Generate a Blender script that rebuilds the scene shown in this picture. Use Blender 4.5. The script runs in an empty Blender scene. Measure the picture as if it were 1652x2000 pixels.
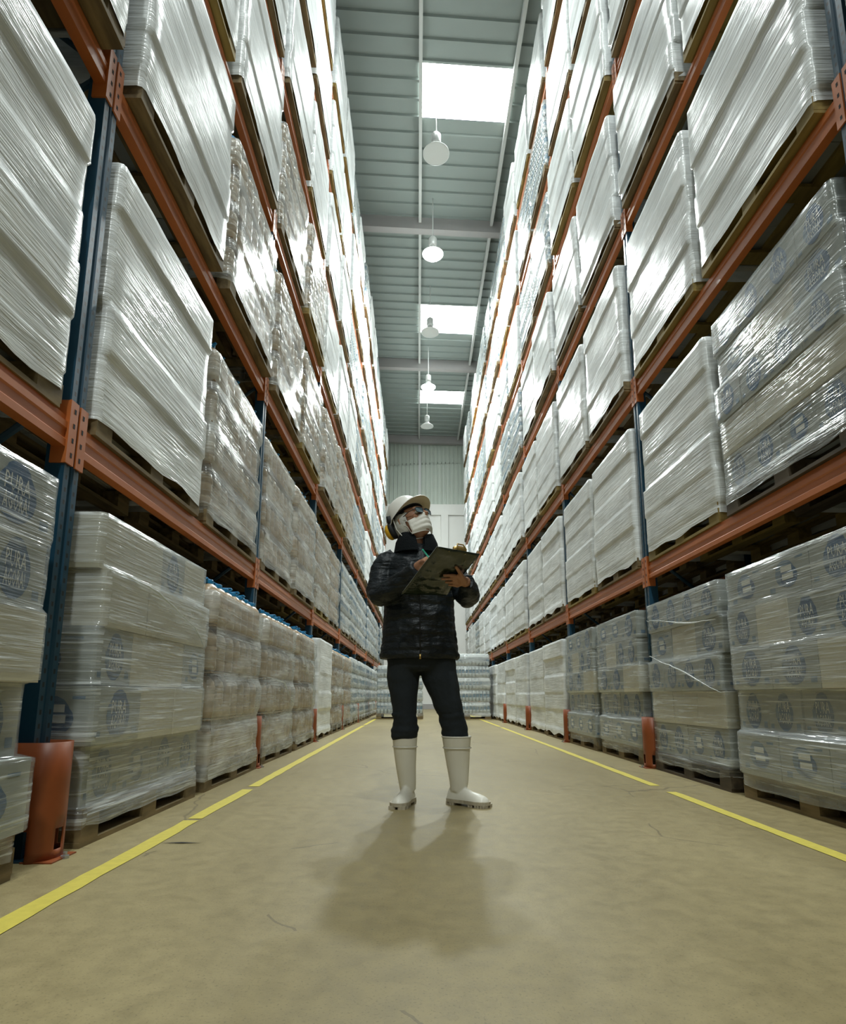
import bpy, bmesh, math, random
from mathutils import Vector, Matrix, Euler, noise
random.seed(7)
sc = bpy.context.scene
COL = sc.collection
R = math.radians

# ------------------------------------------------------------------ camera
CAM_H, PITCH, YAW, ROLL = 0.596, 0.1693, 0.0079, -0.0031
FPX, CY = 1150.0, 1162.0
cam_d = bpy.data.cameras.new('camera')
cam = bpy.data.objects.new('camera', cam_d); COL.objects.link(cam)
cam_d.sensor_fit = 'HORIZONTAL'; cam_d.sensor_width = 36.0
cam_d.lens = FPX / 1652 * 36.0
cam_d.shift_y = (CY - 1000.0) / 1652
cam_d.clip_start = 0.05; cam_d.clip_end = 200
cam.matrix_world = Matrix.Translation((0, 0, CAM_H)) @ Matrix.Rotation(-YAW, 4, 'Z') @ Matrix.Rotation(math.pi/2 + PITCH, 4, 'X') @ Matrix.Rotation(-ROLL, 4, 'Z')
sc.camera = cam
CAMI = cam.matrix_world.inverted()

def project(p):
    q = CAMI @ Vector(p)
    if q.z > -0.05: return None
    return (826 + FPX*q.x/(-q.z), CY - FPX*q.y/(-q.z))

def in_view(lo, hi, m=60):
    pts = []
    for x in (lo[0], hi[0]):
        for y in (lo[1], (lo[1]+hi[1])/2, hi[1]):
            for z in (lo[2], (lo[2]+hi[2])/2, hi[2]):
                if y < 0.25: y = 0.25
                q = project((x, y, z))
                if q: pts.append(q)
    if not pts: return False
    xs = [p[0] for p in pts]; ys = [p[1] for p in pts]
    return not (max(xs) < -m or min(xs) > 1652+m or max(ys) < -m or min(ys) > 2000+m)

# ------------------------------------------------------------------ materials
def new_mat(name):
    m = bpy.data.materials.new(name); m.use_nodes = True
    nt = m.node_tree; b = nt.nodes['Principled BSDF']
    return m, nt, b

def N(nt, t, **kw):
    n = nt.nodes.new(t)
    for k, v in kw.items():
        if k.startswith('i_'):
            n.inputs[k[2:].replace('_', ' ')].default_value = v
        else: setattr(n, k, v)
    return n
def L(nt, a, b): nt.links.new(a, b)

def simple(name, col, rough=0.5, metal=0.0, nscale=0, namt=0.0, bump=0.0, bscale=60, spec=0.5, coat=0):
    m, nt, b = new_mat(name)
    b.inputs['Base Color'].default_value = (*col, 1)
    b.inputs['Roughness'].default_value = rough
    b.inputs['Metallic'].default_value = metal
    b.inputs['Specular IOR Level'].default_value = spec
    b.inputs['Coat Weight'].default_value = coat
    tc = N(nt, 'ShaderNodeTexCoord')
    if namt:
        n = N(nt, 'ShaderNodeTexNoise'); n.inputs['Scale'].default_value = nscale; n.inputs['Detail'].default_value = 6
        L(nt, tc.outputs['Object'], n.inputs['Vector'])
        mx = N(nt, 'ShaderNodeMix', data_type='RGBA')
        mx.inputs[6].default_value = (*[c*(1-namt) for c in col], 1)
        mx.inputs[7].default_value = (*[min(1, c*(1+namt)) for c in col], 1)
        L(nt, n.outputs['Fac'], mx.inputs[0]); L(nt, mx.outputs[2], b.inputs['Base Color'])
    if bump:
        n2 = N(nt, 'ShaderNodeTexNoise'); n2.inputs['Scale'].default_value = bscale; n2.inputs['Detail'].default_value = 4
        L(nt, tc.outputs['Object'], n2.inputs['Vector'])
        bp = N(nt, 'ShaderNodeBump'); bp.inputs['Strength'].default_value = bump; bp.inputs['Distance'].default_value = 0.01
        L(nt, n2.outputs['Fac'], bp.inputs['Height']); L(nt, bp.outputs['Normal'], b.inputs['Normal'])
    return m

def emis(name, col, s):
    m = bpy.data.materials.new(name); m.use_nodes = True; nt = m.node_tree; nt.nodes.clear()
    e = N(nt, 'ShaderNodeEmission'); e.inputs[0].default_value = (*col, 1); e.inputs[1].default_value = s
    o = N(nt, 'ShaderNodeOutputMaterial'); L(nt, e.outputs[0], o.inputs[0]); return m

def mat_floor():
    m, nt, b = new_mat('concrete_floor')
    tc = N(nt, 'ShaderNodeTexCoord')
    n1 = N(nt, 'ShaderNodeTexNoise'); n1.inputs['Scale'].default_value = 0.9; n1.inputs['Detail'].default_value = 8; n1.inputs['Roughness'].default_value = 0.62
    n2 = N(nt, 'ShaderNodeTexNoise'); n2.inputs['Scale'].default_value = 14; n2.inputs['Detail'].default_value = 8; n2.inputs['Roughness'].default_value = 0.7
    n3 = N(nt, 'ShaderNodeTexNoise'); n3.inputs['Scale'].default_value = 160; n3.inputs['Detail'].default_value = 2
    mp = N(nt, 'ShaderNodeMapping'); mp.inputs['Scale'].default_value = (1, 0.35, 1)
    L(nt, tc.outputs['Object'], mp.inputs[0])
    L(nt, mp.outputs[0], n1.inputs['Vector']); L(nt, tc.outputs['Object'], n2.inputs['Vector']); L(nt, tc.outputs['Object'], n3.inputs['Vector'])
    r1 = N(nt, 'ShaderNodeValToRGB'); r1.color_ramp.elements[0].position = .3; r1.color_ramp.elements[1].position = .72
    r1.color_ramp.elements[0].color = (.23, .18, .078, 1); r1.color_ramp.elements[1].color = (.37, .30, .15, 1)
    L(nt, n1.outputs['Fac'], r1.inputs[0])
    r2 = N(nt, 'ShaderNodeValToRGB'); r2.color_ramp.elements[0].position = .32; r2.color_ramp.elements[1].position = .6
    r2.color_ramp.elements[0].color = (.78, .78, .78, 1); r2.color_ramp.elements[1].color = (1, 1, 1, 1)
    L(nt, n2.outputs['Fac'], r2.inputs[0])
    mu = N(nt, 'ShaderNodeMix', data_type='RGBA', blend_type='MULTIPLY'); mu.inputs[0].default_value = 1
    L(nt, r1.outputs[0], mu.inputs[6]); L(nt, r2.outputs[0], mu.inputs[7])
    # grit specks
    r3 = N(nt, 'ShaderNodeValToRGB'); r3.color_ramp.elements[0].position = .3; r3.color_ramp.elements[1].position = .42
    r3.color_ramp.elements[0].color = (.72, .72, .72, 1); r3.color_ramp.elements[1].color = (1, 1, 1, 1)
    L(nt, n3.outputs['Fac'], r3.inputs[0])
    mu2 = N(nt, 'ShaderNodeMix', data_type='RGBA', blend_type='MULTIPLY'); mu2.inputs[0].default_value = 1
    L(nt, mu.outputs[2], mu2.inputs[6]); L(nt, r3.outputs[0], mu2.inputs[7])
    # cracks: distorted voronoi edges, broken up by noise
    nd = N(nt, 'ShaderNodeTexNoise'); nd.inputs['Scale'].default_value = 2.2; nd.inputs['Detail'].default_value = 6
    L(nt, tc.outputs['Object'], nd.inputs['Vector'])
    md = N(nt, 'ShaderNodeMix', data_type='RGBA'); md.inputs[0].default_value = .16
    L(nt, tc.outputs['Object'], md.inputs[6]); L(nt, nd.outputs['Color'], md.inputs[7])
    vo = N(nt, 'ShaderNodeTexVoronoi', feature='DISTANCE_TO_EDGE'); vo.inputs['Scale'].default_value = 0.75
    L(nt, md.outputs[2], vo.inputs['Vector'])
    lt = N(nt, 'ShaderNodeMath', operation='LESS_THAN'); lt.inputs[1].default_value = .0028
    L(nt, vo.outputs['Distance'], lt.inputs[0])
    nb = N(nt, 'ShaderNodeTexNoise'); nb.inputs['Scale'].default_value = .8
    L(nt, tc.outputs['Object'], nb.inputs['Vector'])
    gt = N(nt, 'ShaderNodeMath', operation='GREATER_THAN'); gt.inputs[1].default_value = .5
    L(nt, nb.outputs['Fac'], gt.inputs[0])
    ml = N(nt, 'ShaderNodeMath', operation='MULTIPLY'); L(nt, lt.outputs[0], ml.inputs[0]); L(nt, gt.outputs[0], ml.inputs[1])
    ms = N(nt, 'ShaderNodeMath', operation='MULTIPLY'); ms.inputs[1].default_value = .45; L(nt, ml.outputs[0], ms.inputs[0])
    mc = N(nt, 'ShaderNodeMix', data_type='RGBA'); mc.inputs[7].default_value = (.07, .055, .035, 1)
    L(nt, ms.outputs[0], mc.inputs[0]); L(nt, mu2.outputs[2], mc.inputs[6])
    L(nt, mc.outputs[2], b.inputs['Base Color'])
    rr = N(nt, 'ShaderNodeMapRange'); rr.inputs['To Min'].default_value = .34; rr.inputs['To Max'].default_value = .6
    L(nt, n2.outputs['Fac'], rr.inputs[0]); L(nt, rr.outputs[0], b.inputs['Roughness'])
    bp = N(nt, 'ShaderNodeBump'); bp.inputs['Strength'].default_value = .12; bp.inputs['Distance'].default_value = .01
    L(nt, n2.outputs['Fac'], bp.inputs['Height']); L(nt, bp.outputs[0], b.inputs['Normal'])
    return m

def mat_film(name, amin, amax, tint=(.86, .9, .9), lines=.4, bdist=.005, gmax=.2, gr=.2):
    """stretch film: clear plastic whose overlapping pulled bands turn milky; long fine stretch lines, painted white for glints"""
    m, nt, b = new_mat(name)
    uv = N(nt, 'ShaderNodeUVMap')
    oi = N(nt, 'ShaderNodeObjectInfo')
    def streak(sx, sy, rot, det, seed):
        mp = N(nt, 'ShaderNodeMapping'); mp.inputs['Scale'].default_value = (sx, sy, 1); mp.inputs['Rotation'].default_value = (0, 0, rot)
        L(nt, uv.outputs[0], mp.inputs[0])
        ad = N(nt, 'ShaderNodeVectorMath', operation='ADD')
        cm = N(nt, 'ShaderNodeMath', operation='MULTIPLY'); cm.inputs[1].default_value = 37.0+seed
        L(nt, oi.outputs['Random'], cm.inputs[0]); L(nt, mp.outputs[0], ad.inputs[0]); L(nt, cm.outputs[0], ad.inputs[1])
        n = N(nt, 'ShaderNodeTexNoise'); n.inputs['Scale'].default_value = 1; n.inputs['Detail'].default_value = det; n.inputs['Roughness'].default_value = .6
        L(nt, ad.outputs[0], n.inputs['Vector']); return n
    mp0 = None
    s1 = streak(1.7, 58, R(2.5), 3, 1)
    s2 = streak(2.6, 40, R(-11), 2, 5)
    s3 = streak(1.5, 4.2, R(16), 4, 9)      # wide milky bands
    s4 = streak(5, 95, R(-2.5), 2, 15)
    def rng(src, f0, f1, t0, t1):
        q = N(nt, 'ShaderNodeMapRange'); q.inputs['From Min'].default_value = f0; q.inputs['From Max'].default_value = f1
        q.inputs['To Min'].default_value = t0; q.inputs['To Max'].default_value = t1; L(nt, src, q.inputs[0]); return q.outputs[0]
    def mth(op, a_, b_):
        q = N(nt, 'ShaderNodeMath', operation=op)
        for k, x in enumerate((a_, b_)):
            if isinstance(x, (int, float)): q.inputs[k].default_value = x
            else: L(nt, x, q.inputs[k])
        return q.outputs[0]
    band = rng(s3.outputs['Fac'], .38, .68, amin, amax)
    l1 = rng(s1.outputs['Fac'], .56, .70, 0, lines); l2 = rng(s2.outputs['Fac'], .58, .72, 0, lines*.8)  # stretch lines raised in opacity as painted specular glints
    al = mth('MINIMUM', mth('ADD', band, mth('MAXIMUM', l1, l2)), .97)
    al = mth('ADD', al, mth('MULTIPLY', oi.outputs['Random'], .10))
    bs = mth('ADD', mth('ADD', s1.outputs['Fac'], s4.outputs['Fac']), mth('MULTIPLY', s2.outputs['Fac'], 1.1))
    bs = mth('ADD', bs, mth('MULTIPLY', s3.outputs['Fac'], 1.0))
    bp = N(nt, 'ShaderNodeBump'); bp.inputs['Strength'].default_value = .6; bp.inputs['Distance'].default_value = bdist
    L(nt, bs, bp.inputs['Height'])
    nt.nodes.remove(b); out = nt.nodes['Material Output']
    tr = N(nt, 'ShaderNodeBsdfTransparent'); tr.inputs[0].default_value = (.94, .96, .95, 1)
    df = N(nt, 'ShaderNodeBsdfDiffuse'); df.inputs[0].default_value = (*tint, 1); L(nt, bp.outputs[0], df.inputs['Normal'])
    gl = N(nt, 'ShaderNodeBsdfGlossy'); gl.inputs['Roughness'].default_value = gr; L(nt, bp.outputs[0], gl.inputs['Normal'])
    m1 = N(nt, 'ShaderNodeMixShader'); L(nt, al, m1.inputs[0]); L(nt, tr.outputs[0], m1.inputs[1]); L(nt, df.outputs[0], m1.inputs[2])
    fr = N(nt, 'ShaderNodeFresnel'); fr.inputs[0].default_value = 1.5; L(nt, bp.outputs[0], fr.inputs['Normal'])
    m2 = N(nt, 'ShaderNodeMixShader'); L(nt, mth('MINIMUM', fr.outputs[0], gmax), m2.inputs[0]); L(nt, m1.outputs[0], m2.inputs[1]); L(nt, gl.outputs[0], m2.inputs[2])
    L(nt, m2.outputs[0], out.inputs[0])
    return m

def mat_wood(name, c1, c2):
    m, nt, b = new_mat(name)
    tc = N(nt, 'ShaderNodeTexCoord'); oi = N(nt, 'ShaderNodeObjectInfo')
    ad = N(nt, 'ShaderNodeVectorMath', operation='ADD'); L(nt, tc.outputs['Object'], ad.inputs[0]); L(nt, oi.outputs['Random'], ad.inputs[1])
    mp = N(nt, 'ShaderNodeMapping'); mp.inputs['Scale'].default_value = (14, 2.2, 14); L(nt, ad.outputs[0], mp.inputs[0])
    n = N(nt, 'ShaderNodeTexNoise'); n.inputs['Scale'].default_value = 1.6; n.inputs['Detail'].default_value = 5; L(nt, mp.outputs[0], n.inputs['Vector'])
    r = N(nt, 'ShaderNodeValToRGB'); r.color_ramp.elements[0].position = .3; r.color_ramp.elements[1].position = .7
    r.color_ramp.elements[0].color = (*c1, 1); r.color_ramp.elements[1].color = (*c2, 1)
    L(nt, n.outputs['Fac'], r.inputs[0]); L(nt, r.outputs[0], b.inputs['Base Color']); b.inputs['Roughness'].default_value = .75
    return m

def mat_post():
    m, nt, b = new_mat('blue_rack_steel')
    tc = N(nt, 'ShaderNodeTexCoord'); sp = N(nt, 'ShaderNodeSeparateXYZ'); L(nt, tc.outputs['Object'], sp.inputs[0])
    ab = N(nt, 'ShaderNodeMath', operation='ABSOLUTE'); L(nt, sp.outputs['Y'], ab.inputs[0])
    c1 = N(nt, 'ShaderNodeMath', operation='SUBTRACT'); c1.inputs[1].default_value = .030; L(nt, ab.outputs[0], c1.inputs[0])
    c2 = N(nt, 'ShaderNodeMath', operation='ABSOLUTE'); L(nt, c1.outputs[0], c2.inputs[0])
    c3 = N(nt, 'ShaderNodeMath', operation='LESS_THAN'); c3.inputs[1].default_value = .0065; L(nt, c2.outputs[0], c3.inputs[0])
    z1 = N(nt, 'ShaderNodeMath', operation='DIVIDE'); z1.inputs[1].default_value = .052; L(nt, sp.outputs['Z'], z1.inputs[0])
    z2 = N(nt, 'ShaderNodeMath', operation='FRACT'); L(nt, z1.outputs[0], z2.inputs[0])
    z3 = N(nt, 'ShaderNodeMath', operation='LESS_THAN'); z3.inputs[1].default_value = .36; L(nt, z2.outputs[0], z3.inputs[0])
    mm = N(nt, 'ShaderNodeMath', operation='MULTIPLY'); L(nt, c3.outputs[0], mm.inputs[0]); L(nt, z3.outputs[0], mm.inputs[1])
    mx = N(nt, 'ShaderNodeMix', data_type='RGBA'); mx.inputs[6].default_value = (.012, .060, .105, 1); mx.inputs[7].default_value = (.004, .008, .012, 1)
    L(nt, mm.outputs[0], mx.inputs[0]); L(nt, mx.outputs[2], b.inputs['Base Color'])
    b.inputs['Roughness'].default_value = .38
    return m

def mat_jacket():
    m, nt, b = new_mat('black_quilted_nylon')
    tc = N(nt, 'ShaderNodeTexCoord')
    n = N(nt, 'ShaderNodeTexNoise'); n.inputs['Scale'].default_value = 16; n.inputs['Detail'].default_value = 4
    mp = N(nt, 'ShaderNodeMapping'); mp.inputs['Scale'].default_value = (1, 1, 2.4); L(nt, tc.outputs['Object'], mp.inputs[0]); L(nt, mp.outputs[0], n.inputs['Vector'])
    w = N(nt, 'ShaderNodeTexWave', bands_direction='Z'); w.inputs['Scale'].default_value = 3.1; w.inputs['Distortion'].default_value = 1.0
    L(nt, tc.outputs['Object'], w.inputs['Vector'])
    ad = N(nt, 'ShaderNodeMath', operation='MULTIPLY_ADD'); ad.inputs[1].default_value = .35; L(nt, w.outputs['Fac'], ad.inputs[0]); L(nt, n.outputs['Fac'], ad.inputs[2])
    bp = N(nt, 'ShaderNodeBump'); bp.inputs['Strength'].default_value = .9; bp.inputs['Distance'].default_value = .022
    L(nt, ad.outputs[0], bp.inputs['Height']); L(nt, bp.outputs[0], b.inputs['Normal'])
    b.inputs['Base Color'].default_value = (.006, .010, .013, 1); b.inputs['Roughness'].default_value = .5; b.inputs['Specular IOR Level'].default_value = .35
    return m

M = dict(
    floor=mat_floor(),
    roof=simple('grey_green_roof_sheet', (.30, .345, .325), .42, 0, .5, .08),
    purlin=simple('white_painted_purlin', (.62, .64, .62), .45),
    rbeam=simple('pinkish_grey_steel_beam', (.40, .385, .38), .5, 0, 2, .08),
    clad=simple('pale_green_cladding', (.50, .56, .49), .5, 0, 3, .06),
    conc=simple('white_precast_wall', (.80, .80, .76), .7, 0, 2, .05),
    dark=simple('rack_gap_shade', (.030, .034, .032), .8),  # near-black, paints the shade of the unlit depth behind the racks
    line=simple('yellow_floor_paint', (.60, .50, .08), .55, 0, 30, .18),
    orange=simple('orange_rack_steel', (.50, .140, .030), .40, 0, 8, .14, spec=.6),
    gorange=simple('orange_guard_steel', (.25, .060, .014), .45, 0, 12, .2),
    post=mat_post(),
    blue=simple('blue_brace_steel', (.012, .060, .105), .4),
    hole=simple('dark_slot', (.006, .008, .01), .8),
    zinc=simple('zinc_bolt', (.5, .52, .52), .35, .8),
    wood=mat_wood('pallet_wood', (.10, .07, .028), (.26, .185, .08)),
    wood_y=mat_wood('yellowed_pallet_wood', (.18, .125, .03), (.33, .235, .06)),
    wood_d=mat_wood('dark_pallet_wood', (.045, .032, .018), (.11, .08, .045)),
    card=simple('grey_white_carton', (.33, .34, .31), .8, 0, 4, .08),
    cream=simple('cream_carton', (.58, .53, .41), .8, 0, 3, .06),
    brown=simple('brown_carton', (.40, .26, .15), .8, 0, 3, .08),
    ink=simple('blue_print', (.012, .075, .19), .6),
    ink2=simple('pale_blue_print', (.10, .17, .26), .6),
    white=simple('white_print', (.72, .70, .64), .7),
    black=simple('black_print', (.03, .03, .035), .7),
    yellow=simple('yellow_label', (.75, .62, .06), .7),
    seam=simple('dark_tape', (.16, .155, .13), .6),
    jug=simple('tan_jug', (.46, .33, .20), .3, 0, 6, .15, spec=.6),
    jugclear=simple('cloudy_jug', (.62, .60, .54), .22, 0, 6, .1, spec=.7),
    cap=simple('blue_cap', (.02, .22, .45), .35),
    sheet=simple('brown_layer_sheet', (.36, .25, .15), .8),
    bottle=simple('silver_bottle', (.60, .64, .66), .15, .15, 9, .2, spec=.9),
    blabel=simple('blue_bottle_label', (.10, .22, .34), .4),
    film=mat_film('stretch_film', .0, .24, lines=.50, bdist=.007, gmax=.22, gr=.15),
    film_t=mat_film('stretch_film_thick_lit', .66, .96, (.93, .96, .95), lines=.18, bdist=.004, gmax=.22),  # many layers, whitened further to paint in the brighter light up high
    film_l=mat_film('stretch_film_loose', .04, .46, (.86, .88, .84), lines=.30, bdist=.005, gmax=.18),
    skin=simple('brown_skin', (.38, .185, .105), .5, 0, 30, .1),
    hair=simple('black_hair', (.008, .008, .008), .5, bump=.4, bscale=120),
    jacket=mat_jacket(),
    collar=simple('black_fleece_collar', (.003, .005, .006), .9, bump=.6, bscale=160, spec=.2),
    trouser=simple('black_trouser_cloth', (.006, .011, .015), .85, bump=.5, bscale=30),
    boot=simple('white_rubber_boot', (.74, .71, .61), .38, 0, 5, .05),
    sole=simple('dirty_rubber_sole', (.42, .37, .27), .6, 0, 40, .3),
    hat=simple('white_hard_hat', (.76, .74, .68), .3, 0, 3, .03),
    under=simple('cream_brim_underside', (.66, .57, .40), .5),
    pad=simple('black_padding', (.01, .012, .014), .7),
    net=simple('white_hair_net', (.62, .62, .58), .8, 0, 40, .25, bump=.6, bscale=60),
    mask=simple('white_face_mask', (.76, .74, .67), .85, 0, 10, .06, bump=.5, bscale=22),
    ear=simple('yellow_ear_cup', (.75, .42, .015), .4),
    frame=simple('dark_glasses_frame', (.01, .015, .018), .25),
    lens=simple('glasses_lens', (.07, .12, .14), .06, spec=1.0),
    board=simple('olive_clipboard', (.012, .021, .008), .25, 0, 14, .55, bump=.9, bscale=14, spec=.8),
    paper=simple('white_paper', (.75, .74, .68), .7),
    brass=simple('brass_clip', (.42, .28, .09), .3, .6, bump=.5, bscale=60),
    teal=simple('green_pen', (.02, .42, .30), .3),
    eye=simple('eye_white', (.6, .58, .52), .2),
    lamp=simple('aluminium_lamp', (.62, .64, .62), .3, .2),
    lampin=simple('lamp_dish_inside', (.78, .80, .78), .35),
    strand=mat_film('gathered_film', .25, .6, (.72, .75, .73), lines=.1),
    sky=emis('skylight_daylight', (.93, 1.0, .97), 17),
    lit=emis('lit_lamp_glass', (.86, .98, 1.0), 60),
    unlit=simple('unlit_lamp_glass', (.55, .57, .55), .25),
)

# ------------------------------------------------------------------ mesh builder
class MB:
    def __init__(s): s.v = []; s.f = []; s.mi = []; s.mats = []; s.uv = {}
    def m(s, mat):
        if mat not in s.mats: s.mats.append(mat)
        return s.mats.index(mat)
    def box(s, lo, hi, mat):
        k = len(s.v); i = s.m(mat)
        x0, y0, z0 = lo; x1, y1, z1 = hi
        s.v += [(x0,y0,z0),(x1,y0,z0),(x1,y1,z0),(x0,y1,z0),(x0,y0,z1),(x1,y0,z1),(x1,y1,z1),(x0,y1,z1)]
        for q in ((0,3,2,1),(4,5,6,7),(0,1,5,4),(1,2,6,5),(2,3,7,6),(3,0,4,7)):
            s.f.append(tuple(k+a for a in q)); s.mi.append(i)
    def poly(s, pts, mat):
        k = len(s.v); s.v += [tuple(p) for p in pts]; s.f.append(tuple(range(k, k+len(pts)))); s.mi.append(s.m(mat))
    def prism_y(s, prof, y0, y1, mat):      # prof: (x,z) closed
        k = len(s.v); n = len(prof); i = s.m(mat)
        s.v += [(x, y0, z) for x, z in prof] + [(x, y1, z) for x, z in prof]
        for a in range(n):
            b = (a+1) % n; s.f.append((k+a, k+b, k+n+b, k+n+a)); s.mi.append(i)
        s.f.append(tuple(range(k+n-1, k-1, -1))); s.f.append(tuple(range(k+n, k+2*n))); s.mi += [i, i]
    def rings(s, rings, mat, cap=(True, True), closed=True):
        i = s.m(mat); k = len(s.v); n = len(rings[0])
        for r in rings: s.v += [tuple(p) for p in r]
        for a in range(len(rings)-1):
            for b in range(n if closed else n-1):
                c = (b+1) % n
                s.f.append((k+a*n+b, k+a*n+c, k+(a+1)*n+c, k+(a+1)*n+b)); s.mi.append(i)
        if cap[0]: s.f.append(tuple(k+n-1-b for b in range(n))); s.mi.append(i)
        if cap[1]: s.f.append(tuple(k+(len(rings)-1)*n+b for b in range(n))); s.mi.append(i)
    def lathe(s, prof, c, mat, n=16, axis='z', cap=(True, True)):
        rs = []
        for r, h in prof:
            rs.append([(c[0]+r*math.cos(2*math.pi*a/n), c[1]+r*math.sin(2*math.pi*a/n), c[2]+h) for a in range(n)])
        s.rings(rs, mat, cap)
    def tube(s, pts, rad, mat, n=8, cap=True):
        pts = [Vector(p) for p in pts]; rs = []
        if not isinstance(rad, (list, tuple)): rad = [rad]*len(pts)
        up = None
        for i, p in enumerate(pts):
            d = (pts[min(i+1, len(pts)-1)] - pts[max(i-1, 0)]).normalized()
            if up is None: up = d.orthogonal().normalized()
            up = (up - d*up.dot(d)).normalized(); w = d.cross(up)
            rs.append([p + rad[i]*(math.cos(2*math.pi*a/n)*up + math.sin(2*math.pi*a/n)*w) for a in range(n)])
        s.rings(rs, mat, (cap, cap))
    def mesh(s, name, smooth=False):
        me = bpy.data.meshes.new(name); me.from_pydata(s.v, [], s.f); me.validate()
        for m_ in s.mats: me.materials.append(m_)
        if len(me.polygons) == len(s.mi): me.polygons.foreach_set('material_index', s.mi)
        if smooth: me.polygons.foreach_set('use_smooth', [True]*len(me.polygons))
        me.update(); return me
    def obj(s, name, parent=None, smooth=False, loc=(0,0,0)):
        return link(name, s.mesh(name, smooth), parent, loc)

def link(name, me, parent=None, loc=(0,0,0), rz=0):
    o = bpy.data.objects.new(name, me); COL.objects.link(o); o.location = loc
    if rz: o.rotation_euler = (0, 0, rz)
    if parent: o.parent = parent
    return o
def tag(o, label=None, cat=None, group=None, kind=None):
    if label: o['label'] = label
    if cat: o['category'] = cat
    if group: o['group'] = group
    if kind: o['kind'] = kind
    return o
def thing(name, loc, rz=0):
    o = bpy.data.objects.new(name, None); COL.objects.link(o); o.location = loc; o.rotation_euler = (0, 0, rz)
    o.empty_display_size = .1
    return o
def copy_tree(o, parent=None):
    c = o.copy(); COL.objects.link(c)
    if parent: c.parent = parent
    for ch in list(KIDS.get(o.name, [])): copy_tree_child(ch, c)
    return c
def copy_tree_child(o, parent):
    c = o.copy(); COL.objects.link(c); c.parent = parent
    for ch in list(KIDS.get(o.name, [])): copy_tree_child(ch, c)
KIDS = {}
def kids(o):
    for ch in [x for x in bpy.data.objects if x.parent == o]:
        KIDS.setdefault(o.name, []).append(ch); kids(ch)

ORD = ['floor', 'first', 'second', 'third', 'fourth', 'fifth', 'sixth', 'seventh', 'eighth', 'ninth', 'tenth', 'eleventh']

#PERSON-BEGIN
# ------------------------------------------------------------------ the man
ORG = Vector((.05, 3.42, 0))
def bake(mb, voxel, smooth=4, name='x'):
    """fuse overlapping lofts into one continuous surface"""
    me = mb.mesh(name); o = bpy.data.objects.new('tmp', me); COL.objects.link(o)
    md = o.modifiers.new('r', 'REMESH'); md.mode = 'VOXEL'; md.voxel_size = voxel; md.use_smooth_shade = True
    if smooth: s_ = o.modifiers.new('s', 'SMOOTH'); s_.iterations = smooth; s_.factor = .5
    bpy.context.view_layer.update()
    out = bpy.data.meshes.new_from_object(o.evaluated_get(bpy.context.evaluated_depsgraph_get()))
    bpy.data.objects.remove(o); bpy.data.meshes.remove(me)
    out.name = name; out.materials.clear(); out.materials.append(mb.mats[0])
    out.transform(Matrix.Translation(-ORG))
    out.polygons.foreach_set('material_index', [0]*len(out.polygons))
    return out
def pobj(mb, name, parent, smooth=True):
    me = mb.mesh(name, smooth); me.transform(Matrix.Translation(-ORG)); return link(name, me, parent)
def ell(c, rx, ry, n=20, ang=0):
    return [(c[0]+rx*math.cos(a)*math.cos(ang)-ry*math.sin(a)*math.sin(ang), c[1]+rx*math.cos(a)*math.sin(ang)+ry*math.sin(a)*math.cos(ang), c[2]) for a in [2*math.pi*k/n for k in range(n)]]
def sphere(mb, c, r, mat, T=None, n=18, keep=None):
    """ellipsoid; T places it; keep(p) filters local points"""
    c = Vector(c); rows = []
    for a in range(1, n):
        th = math.pi*a/n
        rows.append([Vector((c.x+r[0]*math.sin(th)*math.cos(2*math.pi*k/(2*n)), c.y+r[1]*math.sin(th)*math.sin(2*math.pi*k/(2*n)), c.z+r[2]*math.cos(th))) for k in range(2*n)])
    T = T or Matrix.Identity(4); i = mb.m(mat); k0 = len(mb.v); m2 = 2*n
    for rw in rows: mb.v += [tuple(T @ p) for p in rw]
    flat = [p for rw in rows for p in rw]
    top = len(mb.v); mb.v.append(tuple(T @ Vector((c.x, c.y, c.z+r[2])))); bot = top+1; mb.v.append(tuple(T @ Vector((c.x, c.y, c.z-r[2]))))
    flat += [Vector((c.x, c.y, c.z+r[2])), Vector((c.x, c.y, c.z-r[2]))]
    def add(f):
        if keep is None or keep(sum((flat[q-k0] for q in f), Vector())/len(f)): mb.f.append(f); mb.mi.append(i)
    for a in range(len(rows)-1):
        for q in range(m2):
            w_ = (q+1) % m2; add((k0+a*m2+q, k0+(a+1)*m2+q, k0+(a+1)*m2+w_, k0+a*m2+w_))
    for q in range(m2):
        w_ = (q+1) % m2; add((top, k0+q, k0+w_)); add((bot, k0+(len(rows)-1)*m2+w_, k0+(len(rows)-1)*m2+q))

HC = Vector((-.036, 3.42, 1.620))
HT = Matrix.Translation(HC) @ Matrix.Rotation(R(44), 4, 'Z') @ Matrix.Rotation(R(-22), 4, 'X') @ Matrix.Rotation(R(-5), 4, 'Y') @ Matrix.Scale(1.07, 4)
HH = HT @ Matrix.Translation((0, .010, .020)) @ Matrix.Rotation(R(-14), 4, 'X') @ Matrix.Scale(.90, 4)
def hq(x, y, z): return HH @ Vector((x, y, z))
def hp(x, y, z): return HT @ Vector((x, y, z))
def sc17(p): c = Vector((0, 0, .596)); return c + (Vector(p)-c)*1.17

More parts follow.
